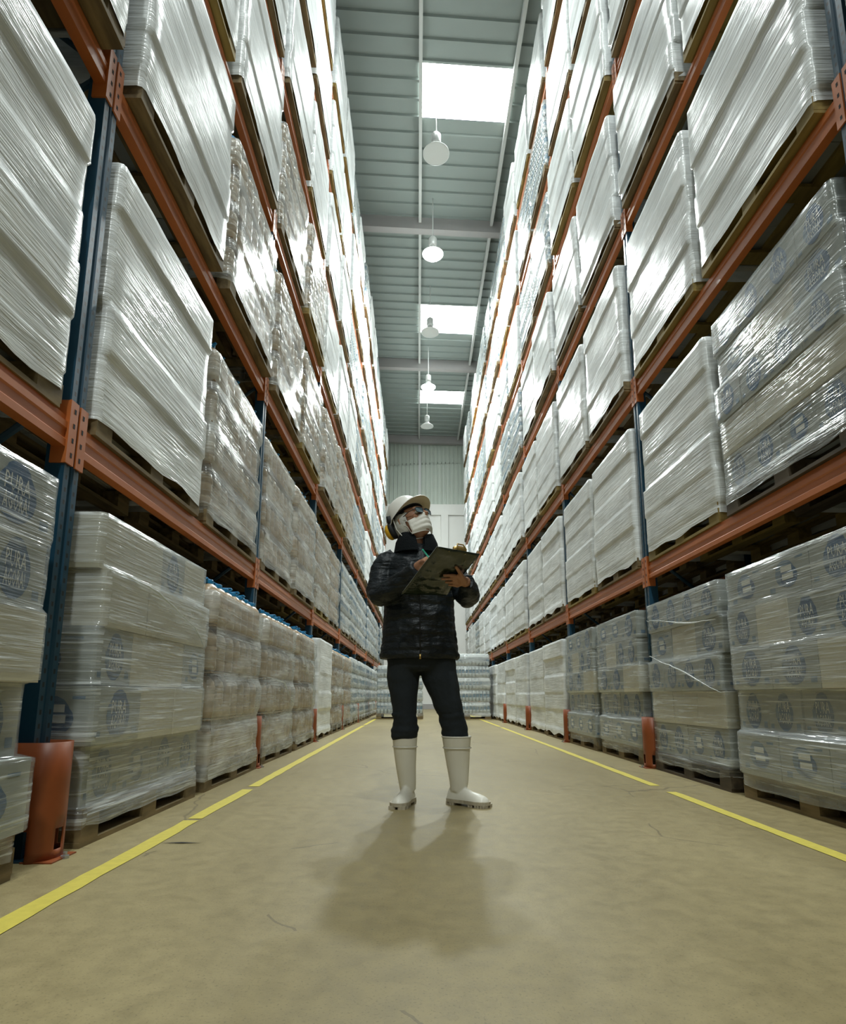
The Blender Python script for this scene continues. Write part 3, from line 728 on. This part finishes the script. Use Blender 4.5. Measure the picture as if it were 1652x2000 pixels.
def face_art(b, O, U, V, w, h, Nn, style, rich=True):
    """printed artwork on a carton side; O centre, U/V in-plane unit vectors, Nn outward normal"""
    O = Vector(O); U = Vector(U); V = Vector(V); Nn = Vector(Nn)
    def quad(cx, cy, sx, sy, mat, off=.0008):
        b.poly([O + U*(cx+a*sx/2)*1 + V*(cy+c*sy/2) + Nn*off for a, c in ((-1,-1),(1,-1),(1,1),(-1,1))], mat)
    def oval(cx, cy, sx, sy, mat, off=.0008, n=14):
        b.poly([O + U*(cx+sx/2*math.cos(2*math.pi*k/n)) + V*(cy+sy/2*math.sin(2*math.pi*k/n)) + Nn*off for k in range(n)], mat)
    if style == 'logo':
        oval(0, -.005, min(.52*w, .2), .80*h, M['ink'])
        oval(0, .30*h, min(.3*w, .12), .28*h, M['ink'], .001)
        quad(-.22*min(w, .36), -.02*h, .10*min(w, .36), .22*h, M['ink2'], .001)
        if rich:
            for s, cy, ww in (('PURA', .13*h, .125), ('AGORA!', -.13*h, .125)):
                vs, fs = text_polys(s)
                k = len(b.v); i = b.m(M['white']); sw = min(ww, .34*w)
                b.v += [tuple(O + U*(x*sw) + V*(cy + y*.24*h) + Nn*.0018) for x, y in vs]
                for f in fs: b.f.append(tuple(k+a for a in f)); b.mi.append(i)
        else:
            quad(0, .13*h, .3*w, .2*h, M['white'], .0018); quad(0, -.14*h, .3*w, .2*h, M['white'], .0018)
        quad(-.40*w, -.32*h, .10*w, .10*h, M['ink2']); quad(.38*w, -.3*h, .12*w, .14*h, M['ink2'])
    elif style == 'arc':
        oval(-.02*w, .02*h, min(.46*w, .17), .62*h, M['ink2']); oval(.06*w, -.06*h, min(.4*w, .15), .5*h, M['ink'], .0012)
        quad(.02*w, .12*h, .24*w, .13*h, M['white'], .0018); quad(.04*w, -.06*h, .24*w, .13*h, M['white'], .0018)
        quad(-.32*w, -.3*h, .12*w, .12*h, M['ink2']); quad(.3*w, .3*h, .16*w, .05*h, M['ink2'])
    elif style == 'code':
        for k in range(4): quad(.08*w, .27*h-.07*h*k, .42*w*(1-.12*(k % 2)), .03*h, M['black'])
        for k in range(9): quad(.05*w + (k-4)*.012, -.13*h, .004+.003*(k % 3), .12*h, M['black'])
        quad(-.33*w, .16*h, .028, .028, M['yellow'])
    elif style == 'band':
        quad(0, -.30*h, w*.99, .32*h, M['ink']); quad(-.2*w, .1*h, .2*w, .3*h, M['ink']); quad(.22*w, .12*h, .14*w, .26*h, M['ink2'])

_carton = {}
def carton_mesh(wy, wx, h, body, style, rich=True, mb=None, off=(0, 0, 0)):
    key = (wy, wx, h, body, style, rich)
    if mb is None and key in _carton: return _carton[key]
    b = mb or MB()
    mat = M[body]; ox, oy, oz = off
    hx, hy = wx/2, wy/2
    b.box((ox-hx, oy-hy, oz), (ox+hx, oy+hy, oz+h), mat)
    if style:
        face_art(b, (ox+hx, oy, oz+h/2), (0, 1, 0), (0, 0, 1), wy, h, (1, 0, 0), style, rich)
        face_art(b, (ox-hx, oy, oz+h/2), (0, -1, 0), (0, 0, 1), wy, h, (-1, 0, 0), style, rich)
    s2 = {'logo': 'arc', 'arc': 'logo', 'code': None, 'band': 'band', None: None}[style]
    if s2:
        face_art(b, (ox, oy-hy, oz+h/2), (1, 0, 0), (0, 0, 1), wx, h, (0, -1, 0), s2, rich and s2 == 'logo')
        face_art(b, (ox, oy+hy, oz+h/2), (-1, 0, 0), (0, 0, 1), wx, h, (0, 1, 0), s2, rich and s2 == 'logo')
    # top tape
    b.poly([(ox-.03, oy-hy, oz+h+.0006), (ox+.03, oy-hy, oz+h+.0006), (ox+.03, oy+hy, oz+h+.0006), (ox-.03, oy+hy, oz+h+.0006)], M['seam'])
    if mb is None:
        _carton[key] = b.mesh('carton'); return _carton[key]

def pallet_mesh(wood, seed):
    b = MB(); r = random.Random(seed); hx, hy = DB/2, WB/2
    for x in (-hx+.05, 0, hx-.05):                         # bottom boards run along the width
        b.box((x-.05, -hy, 0), (x+.05, hy, .02), wood)
    for x in (-hx+.05, 0, hx-.05):
        for yy in (-hy+.07, 0, hy-.07):
            b.box((x-.05, yy-.07+r.uniform(-.008, .008), .02), (x+.05, yy+.07+r.uniform(-.008, .008), .10), wood)
    for yy in (-hy+.07, 0, hy-.07): b.box((-hx, yy-.06, .10), (hx, yy+.06, .122), wood)
    n = 6; pit = (DB-.10)/(n-1)
    for k in range(n):
        x = -hx+.05+pit*k; b.box((x-.05, -hy+r.uniform(0, .008), .122), (x+.05, hy-r.uniform(0, .008), .144), wood)
    return b.mesh('pallet')
PALLETS = [pallet_mesh(M['wood'], 1), pallet_mesh(M['wood_y'], 2), pallet_mesh(M['wood_d'], 3), pallet_mesh(M['wood'], 4)]

def film_mesh(levels, mat, seed, wr=.004, top_round=0, cr=.025, bottom=.07, dz=.03):
    """shell following a stack: levels = list of (z, hx, hy, ox, oy)"""
    r = random.Random(seed); b = MB(); i = b.m(mat)
    z0, z1 = bottom, levels[-1][0]
    nz = max(6, int((z1-z0)/dz)); zs = [z0+(z1-z0)*k/nz for k in range(nz+1)]
    zs = sorted([q for q in zs if min(abs(q-l_[0]) for l_ in levels) > dz*.4] + [l_[0] for l_ in levels if l_[0] >= z0])
    def prof(z):
        for k in range(len(levels)-1):
            a, c = levels[k], levels[k+1]
            if a[0] <= z <= c[0]:
                t = (z-a[0])/max(1e-6, c[0]-a[0]); return [a[j]+(c[j]-a[j])*t for j in range(1, 5)]
        return list(levels[0][1:]) if z < levels[0][0] else list(levels[-1][1:])
    ns = 14; per = []
    def ring(hx, hy, ox, oy):
        pts = []
        cor = [(hx, -hy), (hx, hy), (-hx, hy), (-hx, -hy)]
        for c in range(4):
            ax, ay = cor[c]; bx, by = cor[(c+1) % 4]
            dx, dy = bx-ax, by-ay; Ls = math.hypot(dx, dy); ux, uy = dx/Ls, dy/Ls
            nx, ny = uy, -ux
            for k in range(ns):
                t = cr + (Ls-2*cr)*k/(ns-1)
                pts.append((ox+ax+ux*t, oy+ay+uy*t, nx, ny))
            # rounded corner point
            pts.append((ox+bx-(ux*cr*.3)-(-nx*0), oy+by-uy*cr*.3, nx, ny))
            px, py = pts[-1][0], pts[-1][1]
            pts[-1] = (px - nx*cr*.3, py - ny*cr*.3, nx, ny)
        return pts
    rows = []; uvs = []
    so = r.uniform(0, 50); slope = r.uniform(.15, .5)*r.choice((-1, 1))
    for k, z in enumerate(zs):
        hx, hy, ox, oy = prof(z)
        if top_round:
            t = max(0, (z-(z1-top_round))/top_round); s = top_round*.55*(1-math.sqrt(max(0, 1-t*t))); hx -= s; hy -= s
        base = ring(hx, hy, ox, oy); row = []; uvr = []; u = 0; px = None
        for j, (x, yv, nx, ny) in enumerate(base):
            if px is not None: u += math.hypot(x-px[0], yv-px[1])
            px = (x, yv)
            d = noise.noise(Vector((u*2.2+so, (z+slope*u)*13, 3)))*wr + noise.noise(Vector((u*6+so, z*4, 9)))*wr*.7
            dzb = (noise.noise(Vector((u*3+so, 5, 1)))*.035 if k == 0 else 0)
            row.append((x+nx*d, yv+ny*d, z+dzb)); uvr.append((u+so, z))
        rows.append(row); uvs.append(uvr)
    hx, hy, ox, oy = prof(z1)
    if top_round: hx -= top_round*.55; hy -= top_round*.55
    for inn, up in ((.02, .006), (.12, .004)):
        base = ring(max(.05, hx-inn), max(.05, hy-inn), ox, oy)
        rows.append([(x, yv, z1+up+noise.noise(Vector((x*9, yv*9, so)))*.006) for x, yv, _, _ in base]); uvs.append([(u_, z1+inn) for u_, _ in uvs[-1]])
    n = len(rows[0]); k0 = len(b.v)
    for rr in rows: b.v += rr
    fl = []
    for a in range(len(rows)-1):
        for c in range(n):
            d = (c+1) % n
            b.f.append((k0+a*n+c, k0+a*n+d, k0+(a+1)*n+d, k0+(a+1)*n+c)); b.mi.append(i)
            u1 = uvs[a][d] if d else (uvs[a][n-1][0]+.03, uvs[a][0][1]); u2 = uvs[a+1][d] if d else (uvs[a+1][n-1][0]+.03, uvs[a+1][0][1])
            fl += [uvs[a][c], u1, u2, uvs[a+1][c]]
    me = bpy.data.meshes.new('stretch_film'); me.from_pydata(b.v, [], b.f)
    me.materials.append(mat); me.polygons.foreach_set('use_smooth', [True]*len(me.polygons))
    ul = me.uv_layers.new(name='UVMap')
    ul.data.foreach_set('uv', [c for p in fl for c in p]); me.update()
    return me

PROTO = {}
def finish(t, key):
    kids(t); PROTO[key] = [t, False]

LH = .245
def carton_layers(seed, nl, jit):
    r = random.Random(seed); out = []
    for k in range(nl):
        ox, oy = r.uniform(-jit, jit*.8), r.uniform(-jit*.7, jit*.7)
        A = (k + seed) % 2 == 0; cells = []
        if A:
            for a in range(3):
                for c in range(3):
                    if a == 1 and c == 1: continue
                    cells.append((.395, .33, ox+(c-1)*.333, oy+(a-1)*.4))
        else:
            for a in range(4):
                for c in range(2): cells.append((.296, .495, ox+(c-.5)*.5, oy+(a-1.5)*.3))
        out.append((k, ox, oy, cells))
    return out
def carton_load(key, seed, nl, film, styles, near=True, pal=0):
    """styles: list of (body, style) picked per carton"""
    r = random.Random(seed*13+1); t = thing('wrapped_carton_pallet', (0, 0, 0))
    link('pallet', PALLETS[pal], t)
    lay = carton_layers(seed, nl, .026 if key[0] == 'logo' else .015); z = .146; lv = [(.02, DB/2+.008, WB/2+.008, 0, 0), (.14, DB/2+.008, WB/2+.008, 0, 0)]
    mb = MB()
    for k, ox, oy, cells in lay:
        row = r.choice(styles)
        for wy, wx, cx, cy in cells:
            st = row if r.random() < .62 else r.choice(styles)
            j1, j2 = r.uniform(-.004, .004), r.uniform(-.004, .004)
            if near:
                link('carton', carton_mesh(wy, wx, LH-.004, st[0], st[1]), t, (cx+j1, cy+j2, z))
            else: carton_mesh(wy, wx, LH-.004, st[0], st[1], False, mb, (cx+j1, cy+j2, z))
        e = .014
        lv.append((z+.010, DB/2+e, WB/2+e, ox, oy)); lv.append((z+LH-.006, DB/2+e, WB/2+e, ox, oy))
        z += LH
    if not near: mb.obj('carton_stack', t)
    link('stretch_film', film_mesh(lv, film, seed, .0045, 0, .03), t)
    finish(t, key)

def jug_parts(lod):
    """5 litre jug: shouldered body, cap, handle"""
    n = 14 if lod else 8
    b = MB()
    b.lathe([(.074, 0), (.080, .012), (.080, .06), (.076, .068), (.080, .076), (.080, .15), (.076, .158), (.080, .166), (.080, .20), (.070, .235), (.045, .262), (.026, .272), (.024, .285)], (0, 0, 0), M['jug'], n)
    body = b.mesh('jug', True)
    b = MB(); b.lathe([(.031, 0), (.031, .024), (.028, .028)], (0, 0, .272), M['cap'], n)
    b.tube([(0, .03, .280), (0, .055, .296), (0, .055, .300), (.0, -.045, .306), (0, -.055, .300), (0, -.03, .282)], .006, M['cap'], 6)
    cap = b.mesh('jug_cap', False)
    return body, cap
JB, JC = jug_parts(True)
def merge(mb, me, loc, mats=None, rz=0):
    k = len(mb.v); c, s = math.cos(rz), math.sin(rz)
    mb.v += [(v.co.x*c-v.co.y*s+loc[0], v.co.x*s+v.co.y*c+loc[1], v.co.z+loc[2]) for v in me.vertices]
    idx = [mb.m(mm) for mm in me.materials]
    for p in me.polygons: mb.f.append(tuple(k+a for a in p.vertices)); mb.mi.append(idx[p.material_index])
def jug_load(key, seed, film, near=True, pal=0, tiers=4, lift=.0):
    r = random.Random(seed*7+3); t = thing('wrapped_jug_pallet', (0, 0, 0))
    link('pallet', PALLETS[pal], t)
    NX, NY = 6, 7; px, py = .164, .168; TH = .304
    z = .146; lv = [(.02, DB/2+.012, WB/2+.012, 0, 0), (.14, DB/2+.012, WB/2+.012, 0, 0)]
    rest = MB(); rest_n = 0
    for k in range(tiers):
        for a in range(NX):
            for c in range(NY):
                front = a == NX-1 or c == 0
                edge = a in (0, NX-1) or c in (0, NY-1)
                top = k == tiers-1
                if not (edge or top): continue
                loc = ((a-(NX-1)/2)*px+r.uniform(-.004, .004), (c-(NY-1)/2)*py+r.uniform(-.004, .004), z)
                rz = r.uniform(-.5, .5)+(math.pi/2 if r.random() < .5 else 0)
                if near and front:
                    j = link('jug', JB, t, loc, rz); 
                    if top: link('jug_cap', JC, j)
                else:
                    merge(rest, JB, loc)
                    if top: merge(rest, JC, loc, rz=rz)
        if k < tiers-1:
            b = MB(); b.box((-.49, -.585, 0), (.49, .585, .006), M['sheet']); b.obj('layer_sheet', t, loc=(0, 0, z+.288))
        bul = .012 if k % 2 else .004
        lv += [(z+.04, DB/2+.0+bul, WB/2+bul, 0, 0), (z+.20, DB/2+bul+.006, WB/2+bul+.004, 0, 0), (z+.288, DB/2-.004, WB/2-.004, 0, 0)]
        z += TH
    o = rest.obj('jug_stack', t, True)
    lv[-1] = (z-.062, DB/2+.006, WB/2+.004, 0, 0)
    link('stretch_film', film_mesh(lv, film, seed, .011, .10, .04), t)
    finish(t, key)

def pack_load(key, seed, film, pal=0, tiers=4, hgt=.31):
    t = thing('wrapped_bottle_pallet', (0, 0, 0)); link('pallet', PALLETS[pal], t)
    b = MB(); nx, ny = 11, 13; px, py = .0885, .091
    prof = [(.037, 0), (.043, .015), (.043, .09), (.040, .10), (.040, .185), (.043, .19), (.038, .235), (.015, .275), (.015, .295)]
    for k in range(tiers):
        z = .146+k*hgt
        for a in range(nx):
            for c in range(ny):
                if not (a in (0, nx-1) or c in (0, ny-1)): continue
                x, yv = (a-(nx-1)/2)*px, (c-(ny-1)/2)*py
                for q0, q1, mt in ((0, 4, 'bottle'), (3, 5, 'blabel'), (5, 9, 'bottle')):
                    b.lathe(prof[q0:q1], (x, yv, z), M[mt], 6, cap=(False, q1 == 9))
        b.box((-.44, -.54, z), (.44, .54, z+.28), M['bottle'])
    b.obj('bottle_stack', t, True)
    lv = [(.02, DB/2+.008, WB/2+.008, 0, 0), (.14, DB/2+.008, WB/2+.008, 0, 0)]; r = random.Random(seed)
    for k in range(tiers):
        z = .146+k*hgt; o1, o2 = r.uniform(-.01, .01), r.uniform(-.01, .01)
        lv += [(z+.01, DB/2-.006, WB/2-.006, o1, o2), (z+.06, DB/2+.006, WB/2+.004, o1, o2), (z+.21, DB/2+.006, WB/2+.004, o1, o2), (z+hgt-.02, DB/2-.022, WB/2-.022, o1, o2)]
    link('stretch_film', film_mesh(lv, film, seed, .006, 0, .03), t)
    finish(t, key)

P_LOGO = [('card', 'logo'), ('card', 'logo'), ('cream', None), ('card', 'arc')]
P_DARK = [('card', 'logo'), ('card', 'arc'), ('card', 'logo'), ('card', 'logo'), ('cream', None)]
P_PLAIN = [('cream', None), ('card', None), ('cream', 'code'), ('card', None), ('card', 'logo')]
P_BAND = [('card', None), ('cream', None), ('card', 'band')]
for s in range(3): carton_load(('logo', s), s+1, 5, M['film'], P_LOGO, True, [0, 3, 2][s])
for s in range(3): carton_load(('plain', s), s+11, 5, M['film_t'], P_PLAIN, True, [0, 1, 0][s])
for s in range(2): carton_load(('band', s), s+21, 5, M['film_t'], P_BAND, True, [1, 0][s])
for s in range(3): carton_load(('far', s), s+31, 5, M['film_t'], P_PLAIN+P_LOGO, False, [0, 3, 1][s])
for s in range(2): jug_load(('jug', s), s+41, M['film_l'], True, [0, 3][s])
for s in range(2): jug_load(('jugfar', s), s+51, M['film_l'], False, [0, 1][s])
for s in range(2): pack_load(('pack', s), s+61, M['film_l'], [0, 3][s])
pack_load(('pack', 2), 71, M['film_l'], 0, 5)

KIND = {'logo': ('wrapped_carton_pallet', 'blue-printed carton stack'), 'plain': ('wrapped_carton_pallet', 'plain white carton stack'),
        'band': ('wrapped_carton_pallet', 'white carton stack'), 'far': ('wrapped_carton_pallet', 'white wrapped cartons'),
        'jug': ('wrapped_jug_pallet', 'blue-capped brown jugs'), 'jugfar': ('wrapped_jug_pallet', 'blue-capped jugs'), 'pack': ('wrapped_bottle_pallet', 'silvery bottle packs')}
def place(key, loc, rz):
    p = PROTO[key]
    if not p[1]: p[1] = True; o = p[0]
    else: o = copy_tree(p[0])
    o.location = loc; o.rotation_euler = (0, 0, rz)
    return o

# ------------------------------------------------------------------ racks
BAY = 2.786
SIDES = {
    'left': dict(x=-1.432, s=1, y0=2.319, z=[1.654, 3.403, 5.167, 6.909, 8.62, 10.25]),
    'right': dict(x=2.033, s=-1, y0=2.359, z=[1.690, 3.439, 5.239, 7.029, 8.76, 10.42]),
}
NB = 8
def rail_mesh():
    b = MB(); h = .068; d = .05
    # front face carries two pressed ridges
    prof = [(0, -h), (0, -h*.55), (-.007, -h*.45), (-.007, h*.05), (0, h*.15), (0, h*.55), (-.012, h*.62), (-.012, h), (-d, h), (-d, -h)]
    b.prism_y(prof, -(BAY-.10)/2, (BAY-.10)/2, M['orange'])
    return b.mesh('crossbar')
def plate_mesh(sgn):
    """hooked end connector lying against the front of the post; sgn: which end of the rail"""
    b = MB(); H = .135; e = sgn*(BAY/2)
    y_in = sgn*((BAY-.10)/2)          # rail end
    y_a, y_b = sorted((e - sgn*.008, y_in - sgn*.012))
    # front plate
    b.box((.001, y_a, -H), (.009, y_b, H), M['orange'])
    b.box((-.06, min(y_in, y_in-sgn*.008), -H), (.003, max(y_in, y_in-sgn*.008), H), M['orange'])
    for k in range(4):
        zc = -H+.04+k*.063; ym = e - sgn*.030
        b.box((.0085, ym-.006, zc-.010), (.0098, ym+.006, zc+.010), M['hole'])
    return b.mesh('end_connector')
RM, PA, PB_ = rail_mesh(), plate_mesh(-1), plate_mesh(1)
RAIL = thing('rack_rail', (0, 0, 0))
link('crossbar', RM, RAIL); link('end_connector', PA, RAIL); link('end_connector', PB_, RAIL)
kids(RAIL); rail_used = [False]
def make_upright(h):
    t = thing('rack_upright', (0, 0, 0))
    def post(x0, x1, nm, flip):
        b = MB(); w = .05
        # channel with a pressed groove down its front
        s = 1 if not flip else -1
        f = x1 if not flip else x0; bk = x0 if not flip else x1
        prof = [(f, -w), (f, -.016), (f-s*.010, -.010), (f-s*.010, .010), (f, .016), (f, w), (bk, w), (bk, w-.006), (f-s*.006, w-.006), (f-s*.016, .010), (f-s*.016, -.010), (f-s*.006, -w+.006), (bk, -w+.006), (bk, -w)]
        r0 = [(x, yv, 0) for x, yv in prof]; r1 = [(x, yv, h) for x, yv in prof]
        b.rings([r0, r1], M['post']); b.obj(nm, t)
    post(-.08, 0, 'front_post', False); post(-1.02, -.94, 'rear_post', True)
    z = .3; k = 0
    while z < h-.9:
        b = MB(); b.tube([(-.06, 0, z), (-.96, 0, z+.75)] if k % 2 == 0 else [(-.96, 0, z), (-.06, 0, z+.75)], .016, M['blue'], 6); b.obj('brace', t)
        z += .8; k += 1
    b = MB(); b.box((-.10, -.075, 0), (.03, .075, .008), M['blue']); b.obj('foot_plate', t)
    kids(t); return t
UP_H = 11.3
UPR = make_upright(UP_H); up_used = [False]
def make_guard():
    t = thing('post_guard', (0, 0, 0)); b = MB()
    pts = [(-.115, -.088), (-.05, -.088)] + [(.0+.072*math.sin(R(10*k)), -.088*math.cos(R(10*k))) for k in range(0, 19)] + [(-.06, .088), (-.115, .088)]
    zs = [.0, .035, .11, .16, .28, .42]
    for a in range(len(zs)-1):
        for c in range(len(pts)-1):
            if a == 1 and c in (1, 9, 10, 11, 17, 18): continue
            if a in (0, 1) and c in (1,): continue
            p, q = pts[c], pts[c+1]
            b.poly([(p[0], p[1], zs[a]), (q[0], q[1], zs[a]), (q[0], q[1], zs[a+1]), (p[0], p[1], zs[a+1])], M['gorange'])
    me = b.mesh('shield'); bm = bmesh.new(); bm.from_mesh(me); bmesh.ops.remove_doubles(bm, verts=bm.verts, dist=1e-5); bm.to_mesh(me); bm.free()
    me.polygons.foreach_set('use_smooth', [True]*len(me.polygons))
    o = link('shield', me, t); md = o.modifiers.new('s', 'SOLIDIFY'); md.thickness = .006; md.offset = -1
    b = MB(); b.lathe([(.016, 0), (.016, .010), (.008, .010), (.008, .022)], (.095, .0, .0), M['zinc'], 6); b.obj('anchor_bolt', t)
    b = MB(); b.box((-.02, -.080, 0), (.095, .075, .005), M['gorange']); b.obj('foot_plate', t)
    kids(t); return t
GRD = make_guard(); g_used = [False]

def use(proto, flag):
    if not flag[0]: flag[0] = True; return proto
    return copy_tree(proto)

rnd = random.Random(11)
def layout(side, lvl, bay, half):
    """which goods stand where, read off the photograph"""
    r = rnd.random()
    if side == 'left':
        if bay <= -1: return ('logo', rnd.randrange(3)) if lvl == 0 else (('plain', rnd.randrange(3)) if lvl <= 2 else ('far', rnd.randrange(3)))
        if bay == 0:
            if half == 0: return ('logo', 0) if lvl == 0 else ('plain', (lvl+1) % 3)
            return ('jug', lvl % 2) if lvl <= 2 else ('plain', 0)
        if bay == 1:
            if lvl <= 1: return ('jug', (lvl+half) % 2)
            return ('jugfar', half) if lvl in (2, 3) else ('far', rnd.randrange(3))
        if bay == 2:
            if lvl == 0 and half == 0: return ('far', 0)
            return ('jugfar', rnd.randrange(2)) if lvl <= 2 else ('far', rnd.randrange(3))
        if bay == 3: return ('jugfar', 0) if r < .5 and lvl < 3 else (('pack', rnd.randrange(2)) if lvl < 2 or r > .7 else ('far', rnd.randrange(3)))
        return ('pack', rnd.randrange(2)) if lvl <= 1 or r < .45 else ('far', rnd.randrange(3))
    if bay <= -1: return ('logo', rnd.randrange(3))
    if bay == 0:
        if lvl == 0: return ('logo', (half+1) % 3)
        if lvl == 1: return ('logo', 2) if half == 0 else ('plain', 1)
        if lvl == 2: return ('band', 0)
        return ('band', half % 2)
    if bay == 1: return [('logo', 1), ('plain', half), ('plain', 2), ('band', 1), ('band', 0), ('far', 0), ('far', 1)][lvl]
    if bay <= 3: return ('far', rnd.randrange(3)) if lvl < 3 or r < .5 else ('pack', rnd.randrange(2))
    return ('pack', rnd.randrange(2)) if (lvl == 0 and bay > 4) or r < .25 or lvl >= 4 and r < .6 else ('far', rnd.randrange(3))

HEIGHT = 1.38
PROT = {'left': [.11, .015, .07, .05], 'right': [.055, .03, .06, .06]}     # how far the loads stand out past the posts
n_load = 0
WHERE = {}
STRANDS = [(('right', 0, 0, 1), [(.515, .60, .62), (.53, .1, .78), (.53, -.5, .92), (.50, -.61, .93)]),
           (('right', 0, 0, 1), [(.515, .60, 1.10), (.53, .2, 1.12), (.53, -.3, 1.2), (.50, -.61, 1.24)]),
           (('right', 9, 0, 1), [(.515, .55, .30), (.535, .0, .75), (.535, -.45, 1.15), (.50, -.61, 1.30)]),
           (('left', 0, 0, 0), [(.515, -.60, 1.13), (.53, -.15, 1.10), (.53, .35, .98), (.50, .61, .88)]),
           (('left', 9, 0, 1), [(.515, -.60, .95), (.53, .0, .80), (.53, .35, .55), (.51, .61, .38)]),
           (('left', 0, 1, 0), [(.515, -.60, .75), (.53, .0, .72), (.53, .35, .55), (.51, .61, .52)]),
           (('left', 0, 1, 1), [(.515, -.60, 1.2), (.53, -.2, .9), (.53, .35, .65), (.51, .61, .6)])]
for side, S in SIDES.items():
    s, X0 = S['s'], S['x']
    rz0 = 0 if s == 1 else math.pi
    for bay in range(-1, NB):
        ya = S['y0'] + bay*BAY
        bayname = 'cut-off bay' if bay == -1 else '%s full bay' % ORD[bay+1]
        for lvl in range(0, 7):
            zb = 0 if lvl == 0 else S['z'][lvl-1] + .069
            for half in (0, 1):
                yc = ya + (.09+.045+.6 if half == 0 else BAY-.055-.055-.6)
                pro = PROT[side][min(lvl, 3)]
                if bay == -1 and half == 1 and lvl == 0: yc -= .16
                xc = X0 + s*(pro-DB/2)
                key = layout(side, lvl, bay, half)
                if key[0] in ('logo', 'plain', 'band') and yc > 8: key = ('far', key[1])
                if not in_view((xc-.5, yc-.6, zb), (xc+.5, yc+.6, zb+HEIGHT), 30): continue
                jx, jy, jr = rnd.uniform(-.025, .02), rnd.uniform(-.012, .012), rnd.uniform(-.010, .010)
                if side == 'left' and bay == 0: jx = 0.0
                o = place(key, (xc+s*jx, yc+jy, zb), rz0+jr)
                nm, look = KIND[key[0]]
                lv = 'on floor' if lvl == 0 else 'on %s rail' % ORD[lvl]
                tag(o, '%s %s, %s rack, %s, %s half' % (look, lv, side, bayname, 'near' if half == 0 else 'far'),
                    'pallet load', '%s in the %s rack' % ({'wrapped_carton_pallet': 'wrapped carton pallets', 'wrapped_jug_pallet': 'wrapped jug pallets', 'wrapped_bottle_pallet': 'wrapped bottle pallets'}[nm], side))
                n_load += 1; WHERE[(side, lvl, bay, half)] = o
            if lvl > 0:
                zc = S['z'][lvl-1]; ym = ya+BAY/2
                if in_view((X0-.1, ym-1.4, zc-.15), (X0+.1, ym+1.4, zc+.15), 10):
                    o = use(RAIL, rail_used); o.location = (X0, ym, zc); o.rotation_euler = (0, 0, rz0)
                    tag(o, 'orange front rail, %s level of the %s rack, %s' % (ORD[lvl], side, bayname), 'rack rail', 'orange front rails of the %s rack' % side)
                if lvl <= 3 and bay <= 2 and in_view((X0-s*1.02-.1, ym-1.4, zc-.15), (X0-s*1.02+.1, ym+1.4, zc+.15), 10):
                    o = use(RAIL, rail_used); o.location = (X0-s*1.02, ym, zc); o.rotation_euler = (0, 0, rz0+math.pi)
                    tag(o, 'orange rear rail, %s level, back of the %s rack, %s' % (ORD[lvl], side, bayname), 'rack rail', 'orange rear rails of the %s rack' % side)
    for k in range(0, NB+1):
        ya = S['y0'] + k*BAY
        o = use(UPR, up_used); o.location = (X0, ya, 0); o.rotation_euler = (0, 0, rz0)
        tag(o, 'blue perforated steel upright, %s from the camera in the %s rack' % (ORD[k+1], side), 'rack upright', 'blue uprights of the %s rack' % side)
        if k < NB and in_view((X0-.1, ya-.1, 0), (X0+.1, ya+.1, .42), 20):
            o = use(GRD, g_used); o.location = (X0+s*.035, ya, 0); o.rotation_euler = (0, 0, rz0)
            tag(o, 'orange post guard at the foot of the %s upright, %s rack' % (ORD[k+1], side), 'post guard', 'orange post guards of the %s rack' % side)
def strand(o, pts):
    b = MB(); P_ = [Vector(p) for p in pts]; out = []
    for i in range(len(P_)-1):
        for k in range(8):
            q = P_[i].lerp(P_[i+1], k/8); out.append(q+Vector((0, 0, noise.noise(q*7)*.010)))
    out.append(P_[-1])
    b.tube(out, [.002+.005*abs(math.sin(k*.22))*math.sin(math.pi*(k+.5)/len(out)) for k in range(len(out))], M['strand'], 6); b.obj('gathered_film', o, True)
for key, pts in STRANDS:
    if key in WHERE: strand(WHERE[key], pts)
# drop any prototype that was never placed
def kill(o):
    for ch in KIDS.get(o.name, []): kill(ch)
    bpy.data.objects.remove(o)
for key, (o, used) in PROTO.items():
    if key[0] == 'pack': continue
    if not used: kill(o)

# two bottle pallets standing in the aisle behind the man
for (x, yy, h, lab) in ((-.47, 15.9, 0, 'wrapped water bottle pallet standing in the aisle behind the man, shorter one'), (1.27, 15.9, 2, 'taller wrapped water bottle pallet standing in the aisle by the man')):
    o = place(('pack', h), (x, yy, 0), math.pi/2*3); tag(o, lab, 'pallet load', 'pallets standing in the aisle')
o = bpy.data.objects.get('floor')

# thin black strip lying on the floor
b = MB(); b.poly([(-.085, -.003, .0015), (0, -.006, .003), (.085, 0, .0015), (.0, .006, .003)], M['black']); b.poly([(-.085, -.003, .0), (.085, 0, .0), (0, -.006, .003)], M['black'])
o = b.obj('black_strip', loc=(-.96, 2.54, .0015)); tag(o, 'thin black strip lying on the concrete beside the yellow line', 'strip')


# ------------------------------------------------------------------ light and view
w = bpy.data.worlds.new('world'); sc.world = w; w.use_nodes = True
w.node_tree.nodes['Background'].inputs[0].default_value = (.8, .9, 1, 1); w.node_tree.nodes['Background'].inputs[1].default_value = .35
sc.view_settings.view_transform = 'Standard'; sc.view_settings.look = 'None'
sc.view_settings.gamma = 1; sc.view_settings.use_curve_mapping = False
sc.view_settings.exposure = -0.18
sc.cycles.max_bounces = 8; sc.cycles.diffuse_bounces = 3; sc.cycles.glossy_bounces = 3; sc.cycles.transparent_max_bounces = 16
sc.cycles.use_denoising = True
sc.cycles.sample_clamp_indirect = 6
